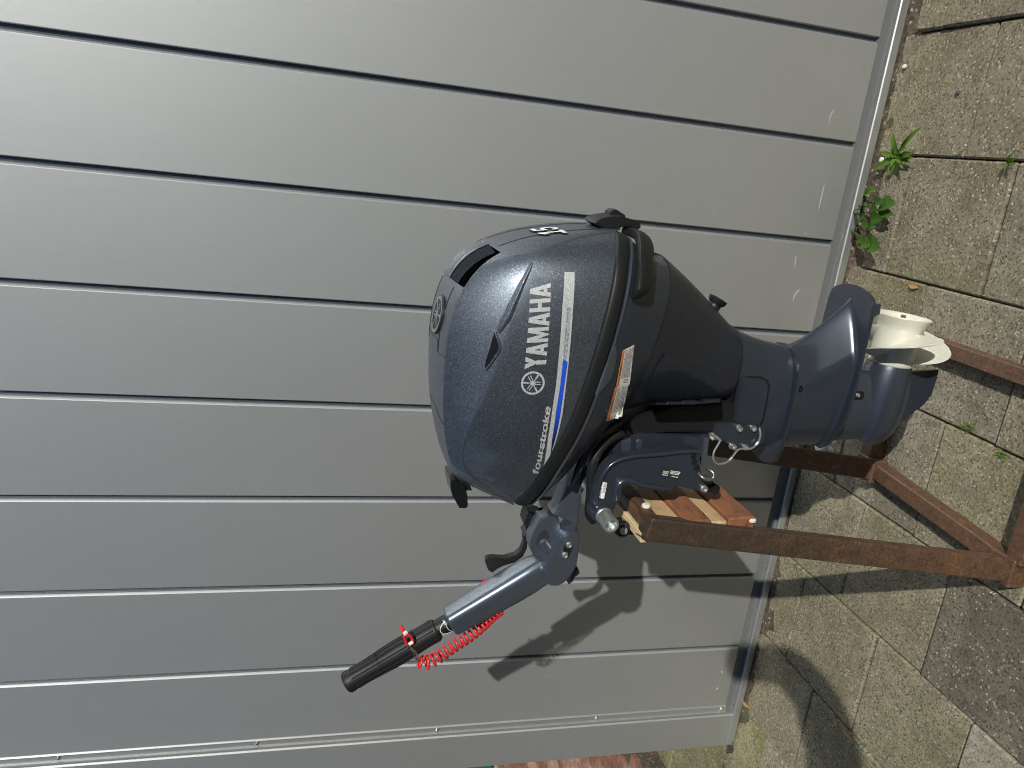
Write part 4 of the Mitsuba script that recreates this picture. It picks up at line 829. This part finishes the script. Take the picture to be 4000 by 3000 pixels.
# white throttle marks wound on the neck
def on_neck(s_, a_): return G0 + gd * s_ + (gs * math.cos(a_) + gy * math.sin(a_)) * .0182
nearang = math.atan2(-gy @ [0, 1, 0], -gs @ [0, 1, 0])
zz = spline(np.array([on_neck(.004, nearang + 1.0), on_neck(.010, nearang + .75), on_neck(.020, nearang + .25), on_neck(.021, nearang - .3), on_neck(.012, nearang - .75), on_neck(.004, nearang - .9)]), 26)
part(tiller, 'throttle_mark', tube(zz, .0008, 6), 'white_decal'); part(tiller, 'throttle_mark', tube(spline(np.array([on_neck(.003, nearang + .7), on_neck(.006, nearang + .2), on_neck(.006, nearang - .45), on_neck(.004, nearang - .7)]), 16), .0006, 6), 'white_decal')
def neck_text(text, s0, a0, hh):
    m = meshkit.text_mesh(text, hh, .0003, True); v = m.vertices; w = np.array([G0 + gd * (s0 + y_) + (gs * math.cos(a0 - x_ / .0182) + gy * math.sin(a0 - x_ / .0182)) * (.0182 + z_) for x_, y_, z_ in v]); q = trimesh.Trimesh(w, m.faces, process=False); q.fix_normals(); return q
part(tiller, 'start_text', neck_text('START', .020, nearang + 1.05, .0032), 'white_decal', smooth=False); part(tiller, 'fast_text', neck_text('FAST', .005, nearang - .55, .0032), 'white_decal', smooth=False)
# stop button just peeping out above the tiller
p = A_ + td * (TL * .47) - ts_ * 0; side_s = 1 if (at(1884,2270,y=TY) - p) @ ts_ > 0 else -1
pb = at(1905,2286,y=TY + .012); part(tiller, 'stop_switch', lathe(pb - ts_ * side_s * .012, pb + ts_ * side_s, [(0, .012), (.014, .0115), (.015, .010)], 20), 'plastic_black', smooth=40); pr_ = at(1897,2285,y=TY + .014); part(tiller, 'stop_button', lathe(pr_ - ts_ * side_s * .006, pr_ + ts_ * side_s, [(0, .0085), (.011, .0085), (.013, .006), (.0135, 0)], 20), 'red_plastic', smooth=40, label='red stop button behind the tiller')
# gear shift lever, black, behind the yoke
gl = [(2052,2085),(2060,2105),(2056,2140),(2040,2170),(2010,2192),(1969,2204),(1945,2215),(1920,2233),(1905,2222),(1897,2200),(1896,2186),(1903,2177),(1925,2174),(1968,2177),(2010,2166),(2035,2143),(2045,2115),(2042,2090)]
part(om, 'shift_lever', prism(ats(gl, M + .03), M + .022, M + .044, .006, steps=4), 'plastic_black', smooth=40, label='black curved gear shift lever behind the tiller')
sb = [(2060,1990),(2110,2000),(2130,2014),(2100,2042),(2080,2090),(2062,2125),(2045,2085),(2057,2072),(2044,2036),(2050,2012)]
part(om, 'shift_bracket', prism(ats(sb, M + .02), M + .008, M + .05, .004), 'plastic_black', smooth=40, label='black bracket of the shift lever')
P = spline(np.array([at(u, v, y=M - d) for u, v, d in [(2110,1990,-.01),(2130,2015,.0),(2150,2020,.002),(2168,2005,.0),(2170,1985,-.01)]]), 24); part(om, 'pivot_collar', tube(P, .007, 12), 'gloss_black', smooth=40)
# red coiled lanyard and its clip
hp = np.array([at(u, v, y=TY - d) for u, v, d in [(1632,2580,.012),(1662,2588,.008),(1700,2572,.0),(1760,2530,-.004),(1820,2492,-.004),(1880,2448,.0),(1920,2412,.01),(1960,2385,.022)]]); hp = spline(hp, 700)
hd = np.gradient(hp, axis=0); hd /= np.linalg.norm(hd, axis=1, keepdims=True); ha = np.cross(hd, [0, 1, 0]); ha /= np.linalg.norm(ha, axis=1, keepdims=True); hbv = np.cross(hd, ha)
tt_ = np.linspace(0, 1, 700); turns = 18; th = 2 * np.pi * turns * (tt_ ** 1.12); rad = np.interp(tt_, [0, .06, .5, 1], [.009, .0128, .0115, .0070])
lan = thing('kill_cord', 'red coiled cord hanging under the tiller from a steel clip on the grip', 'cord')
part(lan, 'coil', tube(hp + (ha * np.cos(th)[:, None] + hbv * np.sin(th)[:, None]) * rad[:, None], .0026, 7), 'red_plastic', smooth=True, label='red spiral cord')
ring = lambda uvs, d, n=40: spline(np.array([at(u, v, y=TY - dd) for (u, v), dd in zip(uvs, d)]), n)
part(lan, 'loop', tube(ring([(1605,2515),(1592,2518),(1582,2500),(1580,2484),(1592,2480),(1608,2492),(1614,2508),(1606,2516)], [.0265] * 8), .0026, 8), 'red_plastic', smooth=True)
part(lan, 'loop_end', tube(ring([(1582,2478),(1574,2463),(1567,2446)], [.024, .018, .008], 12), .0032, 8), 'red_plastic', smooth=True)
part(lan, 'crimp', tube(ring([(1577,2478),(1590,2468)], [.0255, .0235], 4), .0038, 8), 'stone_white'); part(lan, 'crimp', tube(ring([(1598,2517),(1614,2507)], [.028, .028], 4), .0034, 8), 'stone_white')
part(lan, 'clip', tube(ring([(1600,2518),(1606,2530),(1618,2540),(1628,2558),(1636,2582),(1628,2576),(1616,2552),(1604,2536)], [.028, .028, .026, .021, .013, .014, .022, .027]), .0019, 8), 'chrome', smooth=True, label='small steel snap clip')

# ------------------------------------------------------------------ weeds, stones, leaves, the bin
def leaf_mesh(base, tip, width, up, fold=.25, curl=.15, teeth=0, n=10, lobes=0.0, wmax=.45):
    base, tip, up = np.array(base, float), np.array(tip, float), np.array(up, float); d = tip - base; ln = np.linalg.norm(d); d /= ln; s_ = np.cross(d, up); s_ /= np.linalg.norm(s_); nn = np.cross(s_, d)
    rows_ = []
    for i in range(n + 1):
        t = i / n; w = width * (math.sin(math.pi * t ** (math.log(.5) / math.log(wmax))) ** .8 if 0 < t < 1 else .02); w *= 1 + (teeth * (.5 if i % 2 else -.5)) + lobes * math.sin(t * 14)
        c_ = base + d * ln * t + nn * (curl * ln * 4 * t * (1 - t)); rows_.append([c_ - s_ * w + nn * w * fold, c_ - s_ * w * .5 + nn * w * fold * .35, c_, c_ + s_ * w * .5 + nn * w * fold * .35, c_ + s_ * w + nn * w * fold])
    return loft(rows_, close=False, caps=False)
def gz(u, v, z=0.0): return at(u, v, z=z)
w1 = thing('weed', 'bright green weed with long narrow leaves growing from a joint by the wall foot', 'weed')
c = gz(3512, 610, .012)
for (u, v), zt, wd in [((3605,492),.050,.0075),((3490,515),.045,.008),((3440,595),.035,.0065),((3418,660),.018,.0085),((3468,688),.020,.009),((3530,660),.030,.006),((3565,598),.035,.008),((3572,617),.022,.006),((3495,560),.05,.006),((3520,640),.03,.007),((3545,575),.045,.006),((3560,640),.018,.005),((3480,655),.03,.006)]:
    part(w1, 'leaf', leaf_mesh(c + rng.normal(0, .004, 3) * [1, 1, .3], gz(u, v, zt), wd, (0, -.2, 1), .35, rng.uniform(.05, .16), n=9, wmax=.55), 'leaf_bright', smooth=True)
part(w1, 'stem', tube(spline(np.array([gz(3512,612,-.01), gz(3515,590,.02), gz(3530,555,.045), gz(3560,520,.05)]), 12), .0017, 6), 'leaf_bright')
w2 = thing('weed', 'broad leaved dark green weed growing in the soil under the wall rail', 'weed')
roots = [gz(3345,830,.0), gz(3340,895,.0), gz(3372,795,.0)]
for r_, (u, v), zt, wd in [(0,(3450,855),.055,.017),(0,(3395,885),.05,.012),(0,(3380,850),.04,.010),(2,(3498,800),.05,.020),(2,(3455,785),.06,.012),(2,(3432,825),.05,.013),(2,(3490,840),.04,.014),(1,(3440,975),.045,.022),(1,(3375,945),.04,.014),(1,(3400,965),.045,.017),(1,(3425,885),.05,.010),(1,(3338,912),.03,.009),(0,(3350,840),.03,.008),(0,(3365,810),.05,.010)]:
    b_ = roots[r_] * .45 + gz(u, v, zt) * .55
    part(w2, 'leaf', leaf_mesh(b_, gz(u, v, zt), wd, (rng.normal(0, .12), -.25 + rng.normal(0, .12), 1), .18, .08, teeth=.16, n=13, wmax=.5), 'leaf_deep', smooth=True)
    part(w2, 'stem', tube(spline(np.array([roots[r_], roots[r_] * .6 + b_ * .4 + [0, 0, .012], b_ + (gz(u, v, zt) - b_) * .3]), 8), .0014, 6), 'leaf_deep')
w3 = thing('weed', 'small green seedling between broad weed and narrow weed by the rail', 'weed')
for (u, v), zt in (((3427,742),.03),((3375,752),.02),((3390,765),.02),((3400,735),.025)): part(w3, 'leaf', leaf_mesh(gz(3385,752,.004), gz(u, v, zt), .006, (0, -.2, 1), .2, .1, n=7), 'leaf_bright', smooth=True)
w4 = thing('weed', 'small grass tuft with a yellowed blade in the joint near the picture corner', 'weed')
for (u, v), zt, wd in (((3962,595),.045,.0035),((3972,640),.03,.004),((3925,672),.03,.003),((3935,615),.03,.003),((3950,605),.05,.003),((3975,615),.02,.004),((3930,640),.015,.004),((3960,650),.02,.003)): part(w4, 'blade', leaf_mesh(gz(3950,633,.0), gz(u, v, zt), wd, (0, -.3, 1), .3, .12, n=7), 'leaf_bright', smooth=True)
w5 = thing('weed', 'tiny green sprig in the joint where two pavers meet', 'weed')
for (u, v), zt in (((3758,598),.02),((3742,640),.015),((3738,625),.01)): part(w5, 'blade', leaf_mesh(gz(3744,622,.0), gz(u, v, zt), .0022, (0, -.3, 1), .3, .1, n=6), 'leaf_bright', smooth=True)
moss = []
for u, v, n_ in ((3790,1670,26),(3920,1775,24),(3775,1655,16),(3120,2210,16),(3560,1120,0),(3330,2960,10)):
    for _ in range(n_):
        b_ = gz(u + rng.normal(0, 14), v + rng.normal(0, 8), -.003); moss.append(leaf_mesh(b_, b_ + [rng.normal(0, .004), rng.normal(0, .004), rng.uniform(.006, .014)], .0014, (rng.normal(), rng.normal(), .3), .2, .1, n=4))
scene['moss'] = mikit.ply(cat(moss), 'leaf_bright', smooth=True); labels['moss'] = {'label': 'short moss tufts in the paver joints', 'category': 'moss', 'kind': 'stuff'}
def stone(name, u, v, r, bsdf, label, cat_, flat=.6, z=.0, group=None):
    m = trimesh.creation.icosphere(2, r); v_ = m.vertices; v_ = v_ * (1 + .5 * (meshkit.fbm(v_ / r * 1.3 + u, 3) - .5)[:, None]) * [1, 1.15, flat]; c_ = gz(u, v, z); m.vertices = v_ + c_ + [0, 0, r * flat * .7]; single(name, m, bsdf, label, cat_, smooth=40, group=group)
stone('stone', 3222, 1742, .023, 'stone_white', 'white stone lying in the sun between the motor leg and the far stand leg', 'stone', .7)
stone('stone', 3447, 625, .007, 'stone_white', 'long white chip beside the narrow leaved weed', 'stone')
stone('stone', 3403, 612, .005, 'stone_white', 'small white chip at the rail left of the narrow leaved weed', 'stone')
stone('stone', 3536, 261, .006, 'stone_white', 'white lump in the soil beside the mossy paver at the upper right', 'stone')
stone('stone', 3381, 797, .005, 'stone_tan', 'small tan pebble in the soil among the broad weed leaves', 'stone')
stone('stone', 3322, 951, .006, 'stone_white', 'whitish pebble at the rail below the broad leaved weed', 'stone')
stone('stone', 3744, 362, .006, 'stone_dark', 'dark round pebble lying on the mossy paver at the upper right', 'stone')
def fallen(u, v, u2, v2, w_, label):
    single('dry_leaf', leaf_mesh(gz(u, v, .004), gz(u2, v2, .006), w_, (0, 0, 1), .25, .08, teeth=.2, n=9), 'dry_leaf_brown', label, 'leaf', smooth=True)
fallen(3550, 1112, 3588, 1122, .007, 'brown dry leaf on the joint behind the propeller')
fallen(3292, 2845, 3338, 2892, .006, 'yellowish dry leaf beside the curved shadow near the picture bottom')
fallen(2900, 2735, 2930, 2765, .006, 'reddish dry leaf at the end of the bottom rail')
bn = thing('bin', 'green plastic bin standing beyond the shed corner at the picture bottom', 'bin')
b0 = at(1941, 2978, z=.01)
lo_, hi_ = [b0[0] - .52, b0[1], .02], [b0[0], b0[1] + .55, 1.0]; c = bbox8(lo_, hi_); mid_ = c.mean(0); c[c[:, 2] < .5] = c[c[:, 2] < .5] * [1, 1, 1] + (mid_ - c[c[:, 2] < .5]) * [.0, .12, 0]
part(bn, 'body', rbox(c, .02), 'green_plastic'); part(bn, 'lid', rbox(bbox8([lo_[0] - .02, lo_[1] - .03, 1.0], [hi_[0] + .02, hi_[1] + .05, 1.06]), .015), 'green_plastic')
for xw in (lo_[0] + .04, hi_[0] - .04): part(bn, 'wheel', lathe([xw - .025, hi_[1] + .03, .1], [xw + .1, hi_[1] + .03, .1], [(0, .09), (.005, .1), (.045, .1), (.05, .09)], 24), 'rubber_black')
# unseen stand-in for the arm holding the camera, shaped to cast its curved shadow
sd = SUN / np.linalg.norm(SUN)
pth = []
for u, v in ((2878,2590),(2960,2592),(3060,2606),(3130,2665),(3190,2760),(3228,2870),(3250,3000),(3262,3150)):
    q = gz(u, v); pth.append(q + sd * ((q[1] + 2.08) / -sd[1] * 1.0))
pth += [np.array([pth[-1][0] - .06, -2.10, .55]), np.array([pth[-1][0] - .08, -2.12, -.02])]
sp_ = thing('arm_stand_in', 'dark bent tube out of view, stand-in for the arm holding the camera, casting the curved shadow', 'shadow_caster')
P = spline(np.array(pth), 90)
part(sp_, 'shadow_caster', tube(P, np.interp(np.linspace(0, 1, 90), [0, .15, .25, .4, 1], [.060, .060, .066, .072, .072]), 18), 'plastic_black', smooth=True)
